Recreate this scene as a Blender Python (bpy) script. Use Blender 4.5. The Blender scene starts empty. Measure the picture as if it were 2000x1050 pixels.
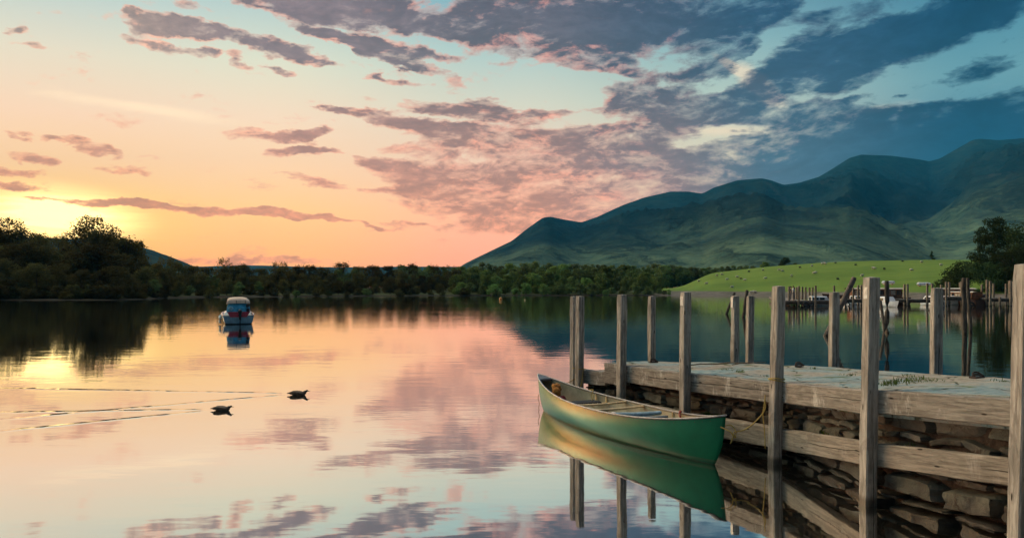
import bpy, bmesh, math, random
import numpy as np
from mathutils import Vector, Matrix, noise as mnoise

SC = bpy.context.scene
COL = SC.collection
R = math.radians
H = 2.4            # eye height over the lake
F = 1500.0         # focal length in photo pixels
HY = 560.0         # horizon row in the photo

# ------------------------------------------------------------------ camera
cam_d = bpy.data.cameras.new('camera')
cam = bpy.data.objects.new('camera', cam_d); COL.objects.link(cam)
cam.location = (0, 0, H); cam.rotation_euler = (R(90), 0, 0)
cam_d.sensor_width = 36.0; cam_d.lens = 36.0 * F / 2000.0
cam_d.shift_y = (HY - 525.0) / 2000.0
cam_d.clip_start = 0.1; cam_d.clip_end = 40000.0
SC.camera = cam
SC.render.engine = 'CYCLES'
SC.view_settings.view_transform = 'Standard'
SC.view_settings.look = 'None'
SC.view_settings.exposure = 0.0
SC.view_settings.gamma = 1.0
SC.cycles.use_denoising = True
SC.cycles.max_bounces = 6
SC.cycles.diffuse_bounces = 2
SC.cycles.glossy_bounces = 4
SC.cycles.transmission_bounces = 2
SC.cycles.volume_bounces = 0
SC.cycles.transparent_max_bounces = 8

def lin(c):
    return tuple((v / 255.0 / 12.92) if v / 255.0 <= 0.04045 else ((v / 255.0 + 0.055) / 1.055) ** 2.4 for v in c)

# ------------------------------------------------------------------ node helper
class V:
    """a socket with arithmetic"""
    def __init__(s, g, sock): s.g = g; s.k = sock
    def _m(s, op, o, c=None): return s.g.math(op, s, o, c)
    def __add__(s, o): return s._m('ADD', o)
    __radd__ = __add__
    def __sub__(s, o): return s._m('SUBTRACT', o)
    def __rsub__(s, o): return s.g.math('SUBTRACT', o, s)
    def __mul__(s, o): return s._m('MULTIPLY', o)
    __rmul__ = __mul__
    def __truediv__(s, o): return s._m('DIVIDE', o)
    def __rtruediv__(s, o): return s.g.math('DIVIDE', o, s)
    def __neg__(s): return s._m('MULTIPLY', -1.0)
    def abs(s): return s.g.math('ABSOLUTE', s)
    def max(s, o): return s._m('MAXIMUM', o)
    def min(s, o): return s._m('MINIMUM', o)
    def pow(s, o): return s._m('POWER', o)

class G:
    def __init__(s, tree): s.t = tree; s.n = tree.nodes; s.l = tree.links
    def put(s, sock, v):
        if isinstance(v, V): s.l.new(v.k, sock)
        elif v is not None:
            if hasattr(sock, 'default_value'):
                try: sock.default_value = v
                except Exception:
                    if isinstance(v, (tuple, list)) and len(v) == 3: sock.default_value = (*v, 1.0)
                    else: raise
    def node(s, kind, outs=0, ins=None, **kw):
        n = s.n.new(kind)
        for k, v in kw.items(): setattr(n, k, v)
        for k, v in (ins or {}).items(): s.put(n.inputs[k], v)
        return V(s, n.outputs[outs]) if outs is not None else n
    def math(s, op, a, b=None, c=None, clamp=False):
        n = s.n.new('ShaderNodeMath'); n.operation = op; n.use_clamp = clamp
        for i, v in enumerate((a, b, c)):
            if v is not None: s.put(n.inputs[i], v)
        return V(s, n.outputs[0])
    def step(s, v, a, b, lo=0.0, hi=1.0, kind='SMOOTHSTEP'):
        n = s.n.new('ShaderNodeMapRange'); n.interpolation_type = kind
        for i, x in enumerate((v, a, b, lo, hi)): s.put(n.inputs[i], x)
        return V(s, n.outputs[0])
    def xyz(s, x, y, z=0.0): return s.node('ShaderNodeCombineXYZ', 0, {0: x, 1: y, 2: z})
    def sep(s, v):
        n = s.n.new('ShaderNodeSeparateXYZ'); s.put(n.inputs[0], v); return [V(s, o) for o in n.outputs]
    def mapping(s, v, loc=(0,0,0), rot=(0,0,0), sc=(1,1,1), kind='POINT'):
        n = s.n.new('ShaderNodeMapping'); n.vector_type = kind
        s.put(n.inputs[0], v); n.inputs[1].default_value = loc; n.inputs[2].default_value = rot; n.inputs[3].default_value = sc
        return V(s, n.outputs[0])
    def noise(s, v, scale, detail=4.0, rough=0.5, dist=0.0, w=None, color=False):
        n = s.n.new('ShaderNodeTexNoise'); s.put(n.inputs['Vector'], v)
        n.inputs['Scale'].default_value = scale; n.inputs['Detail'].default_value = detail
        n.inputs['Roughness'].default_value = rough; n.inputs['Distortion'].default_value = dist
        return V(s, n.outputs[1 if color else 0])
    def voronoi(s, v, scale, feature='F1', out=0, rnd=1.0):
        n = s.n.new('ShaderNodeTexVoronoi'); n.feature = feature; s.put(n.inputs['Vector'], v)
        n.inputs['Scale'].default_value = scale; n.inputs['Randomness'].default_value = rnd
        return V(s, n.outputs[out])
    def ramp(s, v, stops, interp='LINEAR'):
        n = s.n.new('ShaderNodeValToRGB'); s.put(n.inputs[0], v); cr = n.color_ramp; cr.interpolation = interp
        while len(cr.elements) > 1: cr.elements.remove(cr.elements[-1])
        cr.elements[0].position = stops[0][0]; cr.elements[0].color = (*stops[0][1][:3], 1)
        for p, c in stops[1:]:
            e = cr.elements.new(p); e.color = (*c[:3], 1)
        return V(s, n.outputs[0])
    def mix(s, f, a, b, blend='MIX'):
        n = s.n.new('ShaderNodeMix'); n.data_type = 'RGBA'; n.blend_type = blend; n.clamp_factor = True
        s.put(n.inputs[0], f)
        for i, v in ((6, a), (7, b)):
            if isinstance(v, V): s.put(n.inputs[i], v)
            else: n.inputs[i].default_value = (*v[:3], 1)
        return V(s, n.outputs[2])
    def bump(s, h, dist, strength=1.0, normal=None):
        n = s.n.new('ShaderNodeBump'); s.put(n.inputs['Height'], h)
        n.inputs['Distance'].default_value = dist; n.inputs['Strength'].default_value = strength
        if normal: s.put(n.inputs['Normal'], normal)
        return V(s, n.outputs[0])

# ------------------------------------------------------------------ world
def A_(px): return math.atan((px - 1000.0) / F)
def E_(px, py): return math.atan((HY - py) / F * math.cos(A_(px)))
SUN_A, SUN_E = A_(108), R(1.5)

world = bpy.data.worlds.new("World"); SC.world = world; world.use_nodes = True
wt = world.node_tree; wt.nodes.clear(); g = G(wt)
gen = g.node('ShaderNodeTexCoord', 0)                  # direction
dx, dy, dz = g.sep(gen)
az = g.math('ARCTAN2', dx, dy)
el = g.math('ARCSINE', dz)
ela = el.abs()                                          # below the horizon: mirror, never seen over the lake
def stops(lst, span=750.0): return [(p / span, lin(c)) for p, c in lst]
ep = ela * (F / 750.0)
cols = [
 (-0.55, [(0,(255,172,84)),(60,(255,186,86)),(130,(255,206,108)),(190,(253,206,150)),(290,(244,212,188)),(390,(222,216,202)),(540,(160,198,210)),(750,(140,180,205))]),
 (-0.32, [(0,(255,166,112)),(60,(255,186,116)),(140,(255,206,138)),(220,(252,211,172)),(310,(240,216,196)),(410,(214,219,206)),(540,(160,194,205)),(750,(135,178,205))]),
 ( 0.00, [(0,(250,158,135)),(60,(253,170,143)),(150,(250,190,162)),(250,(234,205,188)),(350,(204,208,200)),(450,(165,196,202)),(540,(122,168,188)),(750,(130,174,205))]),
 ( 0.25, [(0,(230,165,150)),(60,(236,180,162)),(150,(222,196,178)),(250,(212,206,190)),(350,(172,194,193)),(450,(132,172,185)),(540,(95,146,170)),(750,(128,172,204))]),
 ( 0.55, [(0,(95,130,152)),(60,(95,130,152)),(150,(85,128,155)),(250,(85,130,158)),(350,(98,148,170)),(450,(75,132,160)),(540,(48,96,136)),(750,(125,168,200))]),
 ( 1.30, [(0,(85,95,125)),(60,(80,98,130)),(150,(70,95,130)),(250,(60,90,128)),(350,(55,85,125)),(450,(50,80,120)),(540,(45,75,115)),(750,(42,72,112))]),
]
def across(lst, build):
    out = None; prev = None
    for a, d in lst:
        c = build(d)
        out = c if out is None else g.mix(g.step(az_b, prev, a), out, c)
        prev = a
    return out
# azimuth measured so that the sunset side is low and everything behind blends to the right-hand end
az_b = g.math('SUBTRACT', (az - SUN_A).abs(), -SUN_A * 1.0)
az_b = az_b
base = across(cols, lambda d: g.ramp(ep, stops(d)))
# physical sky adds a little of its own gradient
nish = g.node('ShaderNodeTexSky', None, sky_type='NISHITA')
nish.sun_disc = False; nish.sun_elevation = SUN_E; nish.sun_rotation = SUN_A; nish.altitude = 80
nish.air_density = 1.2; nish.dust_density = 2.0
nishc = V(g, nish.outputs[0])
vecAE = g.xyz(az, ela)
wn = g.noise(g.xyz(az * 16.0, ela * 34.0, 9.0), 1.0, 5, 0.6, color=True); wn1, wn2, wn3 = g.sep(wn)
wb = g.noise(g.xyz(az * 5.0, ela * 9.0, 4.0), 1.0, 2, 0.5, color=True); wb1, wb2, wb3 = g.sep(wb)
vecW = g.xyz(az + (wn1 - 0.5) * 0.085 + (wb1 - 0.5) * 0.05, ela + (wn2 - 0.5) * 0.034 + (wb2 - 0.5) * 0.012)
def blob(px, py, rx, ry, rot=0.0, vec=None, kind='SPHERICAL'):
    m = g.mapping(vec or vecAE, (A_(px), E_(px, py), 0), (0, 0, R(-rot)), (rx * math.cos(A_(px)) ** 1.5 / F, ry * math.cos(A_(px)) / F, 1), 'TEXTURE')
    n = g.n.new('ShaderNodeTexGradient'); n.gradient_type = kind; g.put(n.inputs[0], m)
    return V(g, n.outputs[1])
# ---- glow round the hidden sun, and a pale streak of cirrus
glow1 = blob(112, 425, 430, 120, 2, kind='QUADRATIC_SPHERE')
glow2 = blob(112, 420, 220, 78, 3, kind='QUADRATIC_SPHERE')
streak = g.noise(g.xyz(az * 6.0, ela * 90.0), 1.0, 5, 0.6)
glowc = g.mix(1.0, (0, 0, 0), (0, 0, 0))
cir = blob(330, 222, 420, 26, 5) * 0.5 + blob(250, 205, 200, 14, 2) * 0.4 + blob(1480, 165, 90, 30, 42) * 1.3 + blob(1420, 125, 50, 12, 35) + blob(1700, 215, 130, 16, -4) * 0.6 + blob(1400, 255, 240, 20, 3) * 0.7 + blob(1230, 330, 60, 16, 0) * 0.6
cirn = g.noise(g.xyz(az * 10.0, ela * 42.0 - az * 4.0), 1.0, 6, 0.62, 0.4)
cirm = g.step(cir + (cirn - 0.5) * 0.9, 0.12, 0.8)
cirm = cirm * 0.75
base = g.mix(cirm, base, g.mix(g.step(az, -0.1, 0.5), lin((255, 232, 205)), lin((215, 205, 190))))
hue = g.step(streak, 0.35, 0.7) * 0.6 + 0.7
base = g.mix(g.math('MULTIPLY', glow1, hue, clamp=True) * 0.95, base, lin((255, 222, 125)))
base = g.mix(1.0, base, g.mix(g.math('MULTIPLY', glow2 * 2.3, hue, clamp=True), (0, 0, 0), (1.3, 1.05, 0.55)), 'ADD')

# ---- clouds: broad placement, broken by noise
CL = [
 # small ones, left
 (68,314,62,15,6,1.0),(195,290,75,20,10,.95),(20,334,90,12,5,.9),(25,362,90,13,6,.8),(110,278,60,8,5,.5),(15,266,50,9,5,.7),(255,333,80,10,-4,.5),
 (330,46,130,24,2,1.1),(290,78,70,20,5,.9),(300,48,60,20,2,.9),(400,58,70,20,8,1.0),(350,98,70,16,8,.7),(405,104,32,12,5,.8),(80,92,60,9,2,.6),(245,17,30,9,5,.7),(25,60,30,12,0,.6),(385,18,50,12,5,.6),
 (520,90,130,22,14,.95),(600,108,60,18,10,.8),(550,140,50,9,4,.7),(470,120,40,20,10,.5),
 (640,70,110,14,10,1.),(760,95,130,18,12,1.05),(860,118,70,13,6,.9),(745,112,80,12,18,.85),(830,138,100,12,14,.85),
 (700,22,300,40,5,1.35),(620,18,170,34,4,1.1),(850,55,160,26,8,1.0),(960,40,120,50,5,1.0),(740,148,34,9,4,.8),(800,162,60,12,6,.6),(890,170,60,20,10,.5),
 (545,268,120,18,-4,1.0),(620,262,50,14,-4,.9),(575,299,70,13,-10,1.0),(650,295,40,10,5,.6),(622,358,85,14,2,1.0),(550,342,50,7,0,.6),
 (740,317,80,18,4,1.0),(790,345,90,20,4,.7),(880,335,170,28,2,1.0),(742,371,60,9,0,.9),(900,375,160,22,3,.8),
 # the long low streak
 (230,397,110,11,-2,1.25),(330,405,170,10,4,1.2),(430,412,150,7,6,.95),(530,420,160,11,5,1.25),(640,434,140,7,4,1.1),(105,395,60,7,3,.9),(820,437,90,8,4,.9),(780,443,100,6,3,.5),
 (400,510,300,13,0,.45),(560,508,200,10,1,.4),
 (650,216,50,12,4,1.0),(770,232,150,15,5,1.0),(760,215,120,8,3,.8),(840,250,120,16,5,.8),(900,212,150,20,5,1.05),(1000,222,200,22,2,1.0),(1100,212,130,14,-2,.9),(930,192,70,12,6,.8),
 (940,262,220,24,3,1.0),(1090,262,300,30,1,1.3),(1230,262,160,34,2,1.2),(1030,300,330,36,2,1.1),(1180,310,200,34,0,.9),
 (1050,345,250,34,2,.9),(950,380,220,34,0,.95),(1030,415,240,34,-3,.9),(880,410,120,16,3,.6),(1160,375,220,26,-3,.8),(1110,330,160,24,0,.7),(980,440,160,18,-2,.7),
 # top centre
 (1060,50,260,75,6,1.3),(1210,50,300,80,3,1.45),(1080,105,190,30,8,1.0),(1130,125,140,14,8,.7),(1170,92,90,26,-20,.9),(1330,30,240,55,-4,1.2),(960,110,90,18,6,.5),
 (1380,142,95,30,-14,1.3),(1430,110,80,12,-20,.9),(1245,138,75,28,20,1.1),(1225,168,70,18,5,1.0),(1310,150,40,12,0,.5),(1050,140,90,20,5,.4),
 (1455,60,120,42,-30,1.1),(1560,105,90,40,-12,1.0),(1660,95,250,62,-14,1.35),(1790,70,280,60,-16,1.3),(1900,30,220,55,-8,1.3),(1640,22,150,26,-6,.9),(1500,20,80,30,-20,.9),
 (1650,160,110,24,-6,1.1),(1560,165,50,9,-4,.7),(1905,138,100,30,-14,1.0),(1745,193,24,9,0,1.1),(1645,200,50,14,-12,1.1),(1700,192,30,10,0,.5),
 (1240,190,110,18,-6,.9),(1330,200,180,34,2,1.2),(1450,196,120,34,-12,1.0),(1480,222,320,32,4,1.5),(1600,238,200,26,5,1.2),(1330,232,120,18,6,.8),
 # the dark bank behind the fells
 (1900,250,420,64,-6,2.2),(1720,270,340,54,-6,1.9),(1560,290,300,54,-6,1.7),(1420,300,260,44,-4,1.5),(1760,330,400,60,-8,2.2),(1480,335,260,44,-8,1.4),(1330,360,200,44,-8,1.2),(1200,420,220,34,-8,1.0),(1350,320,160,24,-10,.7),
 (1130,400,180,18,-4,.8),(1250,395,200,30,-5,1.0),(1090,440,160,20,-4,.6),
]
S = None
for b in CL:
    v = blob(*b[:5], vec=vecW) * (b[5] * 1.16)
    S = v if S is None else S + v
# overhead and behind: a broken layer that only lights the scene
over = g.step(ela, 0.42, 0.65) * 0.30
S = S + over + g.step((az - SUN_A).abs(), 1.25, 1.7) * 0.30
SOLID = [(1900,258,420,52,-6),(1760,330,420,70,-8),(1700,295,330,56,-6),(1690,92,230,48,-14),(1840,50,260,50,-12),(1130,42,220,34,3),(1230,60,160,30,4)]
sol = None
for b in SOLID:
    v = blob(*b, vec=vecW)
    sol = v if sol is None else sol + v
S = S.min(1.0) * 1.1 + sol.min(1.0) * 0.75
warp = g.noise(g.xyz(az * 6.0, ela * 12.0), 1.0, 3, 0.5, color=True)
wx, wy, wz = g.sep(warp)
def cn(off_a=0.0, off_e=0.0, detail=9.0):
    return g.noise(g.xyz(az * 17.0 + (wx - 0.5) * 1.6 + off_a, ela * 46.0 - az * 3.0 + (wy - 0.5) * 2.0 + off_e, 3.7), 1.0, detail, 0.60, 0.25)
n1 = cn(); n2 = cn(-0.1, -0.55, 5.0); n3 = g.noise(g.xyz(az * 62.0 + (wx - 0.5) * 3.0, ela * 150.0 + (wy - 0.5) * 4.0, 1.2), 1.0, 6, 0.62, 0.3)
f = S + (n1 - 0.5) * 3.1 + (n3 - 0.5) * 1.20 - 0.30 + g.step(S, 0.1, 0.5) * g.step(az, 0.0, -0.2) * 0.42
dens = g.step(f, 0.04, 1.0)
wide = g.step(f, -0.05, 0.5)
core = g.step(f, 0.55, 1.35)
cc = [
 (-0.55, ((222,138,92),(160,140,134))), (-0.30, ((226,148,112),(122,108,120))), (0.0, ((208,142,116),(84,84,102))),
 (0.18, ((160,122,124),(56,72,100))), (0.33, ((52,88,122),(36,68,104))), (0.55, ((0,48,84),(14,52,88))), (1.3, ((90,110,140),(100,125,155)))]
cloud = across(cc, lambda d: g.ramp(ep, [(100/750., lin(d[0])), (400/750., lin(d[1]))]))
pk = [(-0.55, ((255,165,105),(250,190,165))), (-0.25, ((255,172,138),(245,178,158))), (0.05, ((252,170,140),(235,156,142))), (0.3, ((140,128,146),(76,88,120))), (0.55, ((2,58,94),(34,64,98))), (1.3, ((60,80,110),(70,90,120)))]
pink = across(pk, lambda d: g.ramp(ep, [(100/750., lin(d[0])), (420/750., lin(d[1]))]))
lit = g.step((n1 - n2) * 2.4 + (1.0 - core) * 0.70, 0.42, 1.30)
cl = g.mix(lit, cloud, pink)
cl = g.mix(1.0, cl, g.mix(g.step(n1 * 0.6 + n3 * 0.4, 0.34, 0.64), (1.32, 1.26, 1.22), (0.74, 0.76, 0.80)), 'MULTIPLY')
sky = g.mix(wide * 0.35, base, pink)
sky = g.mix(dens * 0.90, sky, cl)
skyb = g.mix(1.0, sky, g.mix(1.0, (0, 0, 0), nishc, 'ADD'), 'MIX') if False else sky
sky = g.mix(1.0, sky, g.ramp(ela, [(0.0, (1.56, 1.40, 1.12)), (0.17, (1.50, 1.36, 1.12)), (0.36, (1.28, 1.21, 1.10)), (0.50, (1.9, 1.76, 1.58)), (0.8, (2.2, 2.05, 1.85))]), 'MULTIPLY')  # low sky offsets the haze; unseen overhead sky raised to brighten the foreground
# warm boost added to the unseen left sky lights the foreground; sky behind dimmed
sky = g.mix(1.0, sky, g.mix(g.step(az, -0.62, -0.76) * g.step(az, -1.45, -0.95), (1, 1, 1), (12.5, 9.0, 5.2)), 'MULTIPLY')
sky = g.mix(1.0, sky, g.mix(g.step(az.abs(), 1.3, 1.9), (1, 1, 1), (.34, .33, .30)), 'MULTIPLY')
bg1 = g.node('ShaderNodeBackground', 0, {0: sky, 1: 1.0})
bg2 = g.node('ShaderNodeBackground', 0, {0: nishc, 1: 0.0006})
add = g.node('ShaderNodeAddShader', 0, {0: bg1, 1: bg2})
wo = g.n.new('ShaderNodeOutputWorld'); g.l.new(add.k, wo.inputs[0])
world.cycles.sampling_method = 'MANUAL'; world.cycles.sample_map_resolution = 1024

sun_d = bpy.data.lights.new('sun', 'SUN'); sun_d.energy = 0.5; sun_d.angle = R(1.0); sun_d.color = (1.0, 0.62, 0.32)
sun = bpy.data.objects.new('sun', sun_d); COL.objects.link(sun)
sd = Vector((math.sin(SUN_A) * math.cos(SUN_E), math.cos(SUN_A) * math.cos(SUN_E), math.sin(SUN_E)))
sun.rotation_euler = sd.to_track_quat('Z', 'Y').to_euler()
# ------------------------------------------------------------------ mesh / object helpers
def W(px, py, z=0.0):
    """point at height z seen at a photo pixel below the horizon"""
    D = (H - z) * F / (py - HY); return Vector(((px - 1000.0) / F * D, D, z))
def Q(px, py, D): return Vector(((px - 1000.0) / F * D, D, H + (HY - py) / F * D))
def PX(px, D): return (px - 1000.0) / F * D

class MB:
    def __init__(s): s.v = []; s.f = []; s.m = []
    def add(s, vs, fs, mi=0):
        o = len(s.v); s.v += [tuple(v) for v in vs]; s.f += [tuple(i + o for i in f) for f in fs]; s.m += [mi] * len(fs); return s
    def box(s, c, size, rot=None, mi=0, taper=1.0):
        hx, hy, hz = (a / 2.0 for a in size); vs = []
        for sz in (-1, 1):
            t = taper if sz > 0 else 1.0
            for sx, sy in ((-1, -1), (1, -1), (1, 1), (-1, 1)):
                p = Vector((sx * hx * t, sy * hy * t, sz * hz))
                if rot: p = rot @ p
                vs.append(p + Vector(c))
        return s.add(vs, [(3, 2, 1, 0), (4, 5, 6, 7), (0, 1, 5, 4), (1, 2, 6, 5), (2, 3, 7, 6), (3, 0, 4, 7)], mi)
    def tube(s, pts, rad, n=8, mi=0, caps=True, squash=1.0):
        pts = [Vector(p) for p in pts]; rs = rad if isinstance(rad, (list, tuple)) else [rad] * len(pts)
        o = len(s.v); up = Vector((0, 0, 1))
        for i, p in enumerate(pts):
            t = (pts[min(i + 1, len(pts) - 1)] - pts[max(i - 1, 0)]).normalized()
            a = t.cross(up)
            if a.length < 1e-3: a = t.cross(Vector((0, 1, 0)))
            a.normalize(); b = a.cross(t)
            for k in range(n):
                th = 2 * math.pi * k / n
                s.v.append(tuple(p + a * math.cos(th) * rs[i] + b * math.sin(th) * rs[i] * squash))
        for i in range(len(pts) - 1):
            for k in range(n):
                k2 = (k + 1) % n; s.f.append((o + i * n + k, o + i * n + k2, o + (i + 1) * n + k2, o + (i + 1) * n + k)); s.m.append(mi)
        if caps:
            s.f.append(tuple(o + k for k in range(n))[::-1]); s.m.append(mi)
            e = o + (len(pts) - 1) * n; s.f.append(tuple(e + k for k in range(n))); s.m.append(mi)
        return s
    def loft(s, rings, closed=False, mi=0, flip=False):
        o = len(s.v); n = len(rings[0])
        for r in rings: s.v += [tuple(p) for p in r]
        for i in range(len(rings) - 1):
            for k in range(n if closed else n - 1):
                k2 = (k + 1) % n; q = (o + i * n + k, o + i * n + k2, o + (i + 1) * n + k2, o + (i + 1) * n + k)
                s.f.append(q[::-1] if flip else q); s.m.append(mi)
        return s
    def ball(s, c, r, nu=12, nv=8, mi=0, rot=None):
        r = (r, r, r) if not isinstance(r, (tuple, list)) else r; rings = []
        for i in range(nv + 1):
            ph = math.pi * i / nv - math.pi / 2; ring = []
            for k in range(nu):
                th = 2 * math.pi * k / nu
                p = Vector((r[0] * math.cos(ph) * math.cos(th), r[1] * math.cos(ph) * math.sin(th), r[2] * math.sin(ph)))
                if rot: p = rot @ p
                ring.append(p + Vector(c))
            rings.append(ring)
        return s.loft(rings, True, mi)
    def build(s, name, mats, parent=None, smooth=False, bevel=0.0, subsurf=0, merge=0.0):
        me = bpy.data.meshes.new(name); me.from_pydata(s.v, [], s.f); me.update()
        for m in (mats if isinstance(mats, (list, tuple)) else [mats]): me.materials.append(m)
        if any(s.m): me.polygons.foreach_set('material_index', s.m)
        if merge or bevel:
            bm = bmesh.new(); bm.from_mesh(me)
            if merge: bmesh.ops.remove_doubles(bm, verts=bm.verts, dist=merge)
            bmesh.ops.recalc_face_normals(bm, faces=bm.faces)
            if bevel: bmesh.ops.bevel(bm, geom=[e for e in bm.edges if len(e.link_faces) == 2 and e.calc_face_angle(0) > 0.5], offset=bevel, segments=2, affect='EDGES', profile=0.6)
            bm.to_mesh(me); bm.free()
        if smooth: me.polygons.foreach_set('use_smooth', [True] * len(me.polygons))
        o = bpy.data.objects.new(name, me); COL.objects.link(o)
        if parent: o.parent = parent
        if subsurf:
            md = o.modifiers.new('s', 'SUBSURF'); md.levels = subsurf; md.render_levels = subsurf
        return o

def tag(o, label=None, cat=None, group=None, kind=None):
    if label: o['label'] = label
    if cat: o['category'] = cat
    if group: o['group'] = group
    if kind: o['kind'] = kind
    return o
def thing(name, label, cat, loc=(0, 0, 0), rz=0.0, group=None):
    o = bpy.data.objects.new(name, None); COL.objects.link(o); o.location = loc; o.rotation_euler = (0, 0, rz)
    o.empty_display_size = 0.2
    return tag(o, label, cat, group)
def dup(root, loc, rz=0.0, label=None, group=None, sc=None, cat=None):
    r = root.copy(); COL.objects.link(r); r.location = loc; r.rotation_euler = (0, 0, rz)
    if label: r['label'] = label
    if group: r['group'] = group
    if cat: r['category'] = cat
    if sc is not None: r.scale = sc if isinstance(sc, (tuple, list)) else (sc, sc, sc)
    for ch in CHILD(root):
        c = ch.copy(); COL.objects.link(c); c.parent = r
        for gch in CHILD(ch):
            d = gch.copy(); COL.objects.link(d); d.parent = c
    return r
def CHILD(o): return [c for c in o.children]

# ------------------------------------------------------------------ materials
def mat(name, build=None, color=(.5, .5, .5), rough=0.6, metal=0.0, vary=0.0, scale=6.0, spec=0.5, bumpd=0.0, coat=0.0):
    m = bpy.data.materials.new(name); m.use_nodes = True; q = G(m.node_tree)
    p = q.n['Principled BSDF']; q.out = p
    p.inputs['Base Color'].default_value = (*color, 1); p.inputs['Roughness'].default_value = rough
    p.inputs['Metallic'].default_value = metal; p.inputs['Specular IOR Level'].default_value = spec
    p.inputs['Coat Weight'].default_value = coat
    if build: build(q, p)
    elif vary or bumpd:
        oc = q.node('ShaderNodeTexCoord', 3)
        n = q.noise(oc, scale, 6, 0.6)
        if vary:
            c = q.mix(q.step(n, 0.3, 0.7), tuple(x * (1 - vary) for x in color), tuple(min(1, x * (1 + vary)) for x in color))
            q.put(p.inputs['Base Color'], c)
        if bumpd: q.put(p.inputs['Normal'], q.bump(q.noise(oc, scale * 4, 5, 0.6), bumpd))
    return m

# ------------------------------------------------------------------ water
def m_water(q, p):
    pos = q.node('ShaderNodeNewGeometry', 0); x, y, z = q.sep(pos)
    v1 = q.xyz(x * 0.5, y * 1.1, 0.0)
    r1 = q.noise(v1, 1.0, 3, 0.5)
    v2 = q.xyz(x * 1.6, y * 4.2, 2.0); r2 = q.noise(v2, 1.0, 4, 0.55, 0.3)
    v3 = q.xyz(x * 0.03, y * 0.09, 5.0); patch = q.step(q.noise(v3, 1.0, 3, 0.55), 0.35, 0.68)
    far = q.step(y, 10.0, 60.0)
    hgt = r1 * 0.5 + r2 * (patch * 0.55 + 0.12) * 0.30
    amp = q.step(y, 6.0, 120.0, 0.0062, 0.024, 'LINEAR')
    # wakes behind the two ducks
    wake = None
    for (a, b) in WAKES:
        a = Vector(a); b = Vector(b); d = b - a; L = d.length
        mm = q.mapping(pos, tuple(a), (0, 0, math.atan2(d.y, d.x)), (1, 1, 1), 'TEXTURE')
        lx, ly, lz = q.sep(mm)
        wob = (q.noise(q.xyz(lx * 0.9, 0.0, 0.0), 1.0, 3, 0.6) - 0.5) * 0.35
        w = lx * 0.012 + 0.10
        prof = q.math('SUBTRACT', 1.0, ((ly + wob * q.step(lx, 0.0, 6.0)) / w).abs(), clamp=True)
        prof = prof * q.step(lx, 0.0, 0.25) * q.step(lx, L, L * 0.75) * (q.step(q.noise(q.xyz(lx * 2.6, ly * 3.0, 7.0), 1.0, 2, 0.5), 0.36, 0.60) * 0.5 + 0.5)
        wake = prof if wake is None else wake + prof
    nrm = q.bump(hgt * amp + wake * 0.0068, 1.0, 1.0)
    lw = q.n.new('ShaderNodeLayerWeight'); lw.inputs[0].default_value = 0.5
    facing = V(q, lw.outputs[1])                      # 1 at grazing
    fac = q.ramp(facing, [(0.0, (.06,)*3), (0.45, (.22,)*3), (0.62, (.50,)*3), (0.70, (.78,)*3), (0.80, (.90,)*3), (1.0, (.97,)*3)])
    deep = q.node('ShaderNodeBsdfDiffuse', 0, {0: (0.012, 0.014, 0.012, 1)})
    gl = q.node('ShaderNodeBsdfAnisotropic', 0, {0: (1.0, 0.985, 0.96, 1), 'Roughness': 0.03, 'Normal': nrm})
    mx = q.node('ShaderNodeMixShader', 0, {0: fac, 1: deep, 2: gl})
    q.l.new(mx.k, q.n['Material Output'].inputs[0]); q.n.remove(p)
WAKES = [(W(560, 767.5), W(-40, 757)), (W(560, 770), W(-60, 824)), (W(413, 798.5), W(-60, 806)), (W(413, 800), W(-60, 848)), ]
M_WATER = mat('lake_water', m_water)
def flat(name, x0, y0, x1, y1, z, m, kind='structure', nx=1, ny=1):
    mb = MB(); vs = [(x0 + (x1 - x0) * i / nx, y0 + (y1 - y0) * j / ny, z) for j in range(ny + 1) for i in range(nx + 1)]
    mb.add(vs, [(j * (nx + 1) + i, j * (nx + 1) + i + 1, (j + 1) * (nx + 1) + i + 1, (j + 1) * (nx + 1) + i) for j in range(ny) for i in range(nx)])
    return tag(mb.build(name, m), kind=kind)
water = flat('water', -1400, -300, 1400, 900, 0.0, M_WATER)
M_BED = mat('lake_bed', color=(.06, .055, .04), rough=.9, vary=.3, scale=.5)
flat('ground', -7000, -2500, 7000, 7000, -3.0, M_BED)

# ------------------------------------------------------------------ land
def interp(px, tab):
    if px <= tab[0][0]: return tab[0][1]
    for (a, u), (b, v) in zip(tab, tab[1:]):
        if px <= b: return u + (v - u) * (px - a) / (b - a)
    return tab[-1][1]
SHORE = [(-900, 120), (-300, 132), (0, 138), (215, 140), (280, 148), (330, 165), (420, 178), (600, 192), (800, 205), (1000, 212), (1320, 214), (1450, 208), (1560, 190), (1700, 168), (1800, 156), (1900, 148), (2050, 140), (2400, 120), (3000, 90)]
def shore(px):
    D = interp(px, SHORE)
    return D * (1 + 0.010 * mnoise.noise(Vector((px * 0.02, 1.3, 0))) + 0.005 * mnoise.noise(Vector((px * 0.11, 4.3, 0))))
CREST = [(1180, 4), (1300, 5), (1330, 541), (1400, 532), (1500, 521), (1600, 514.5), (1700, 511), (1850, 509), (1950, 511), (2100, 516)]
def sstep(x, a, b):
    t = max(0.0, min(1.0, (x - a) / (b - a + (1e-9 if a == b else 0)))); return t * t * (3 - 2 * t)
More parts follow.
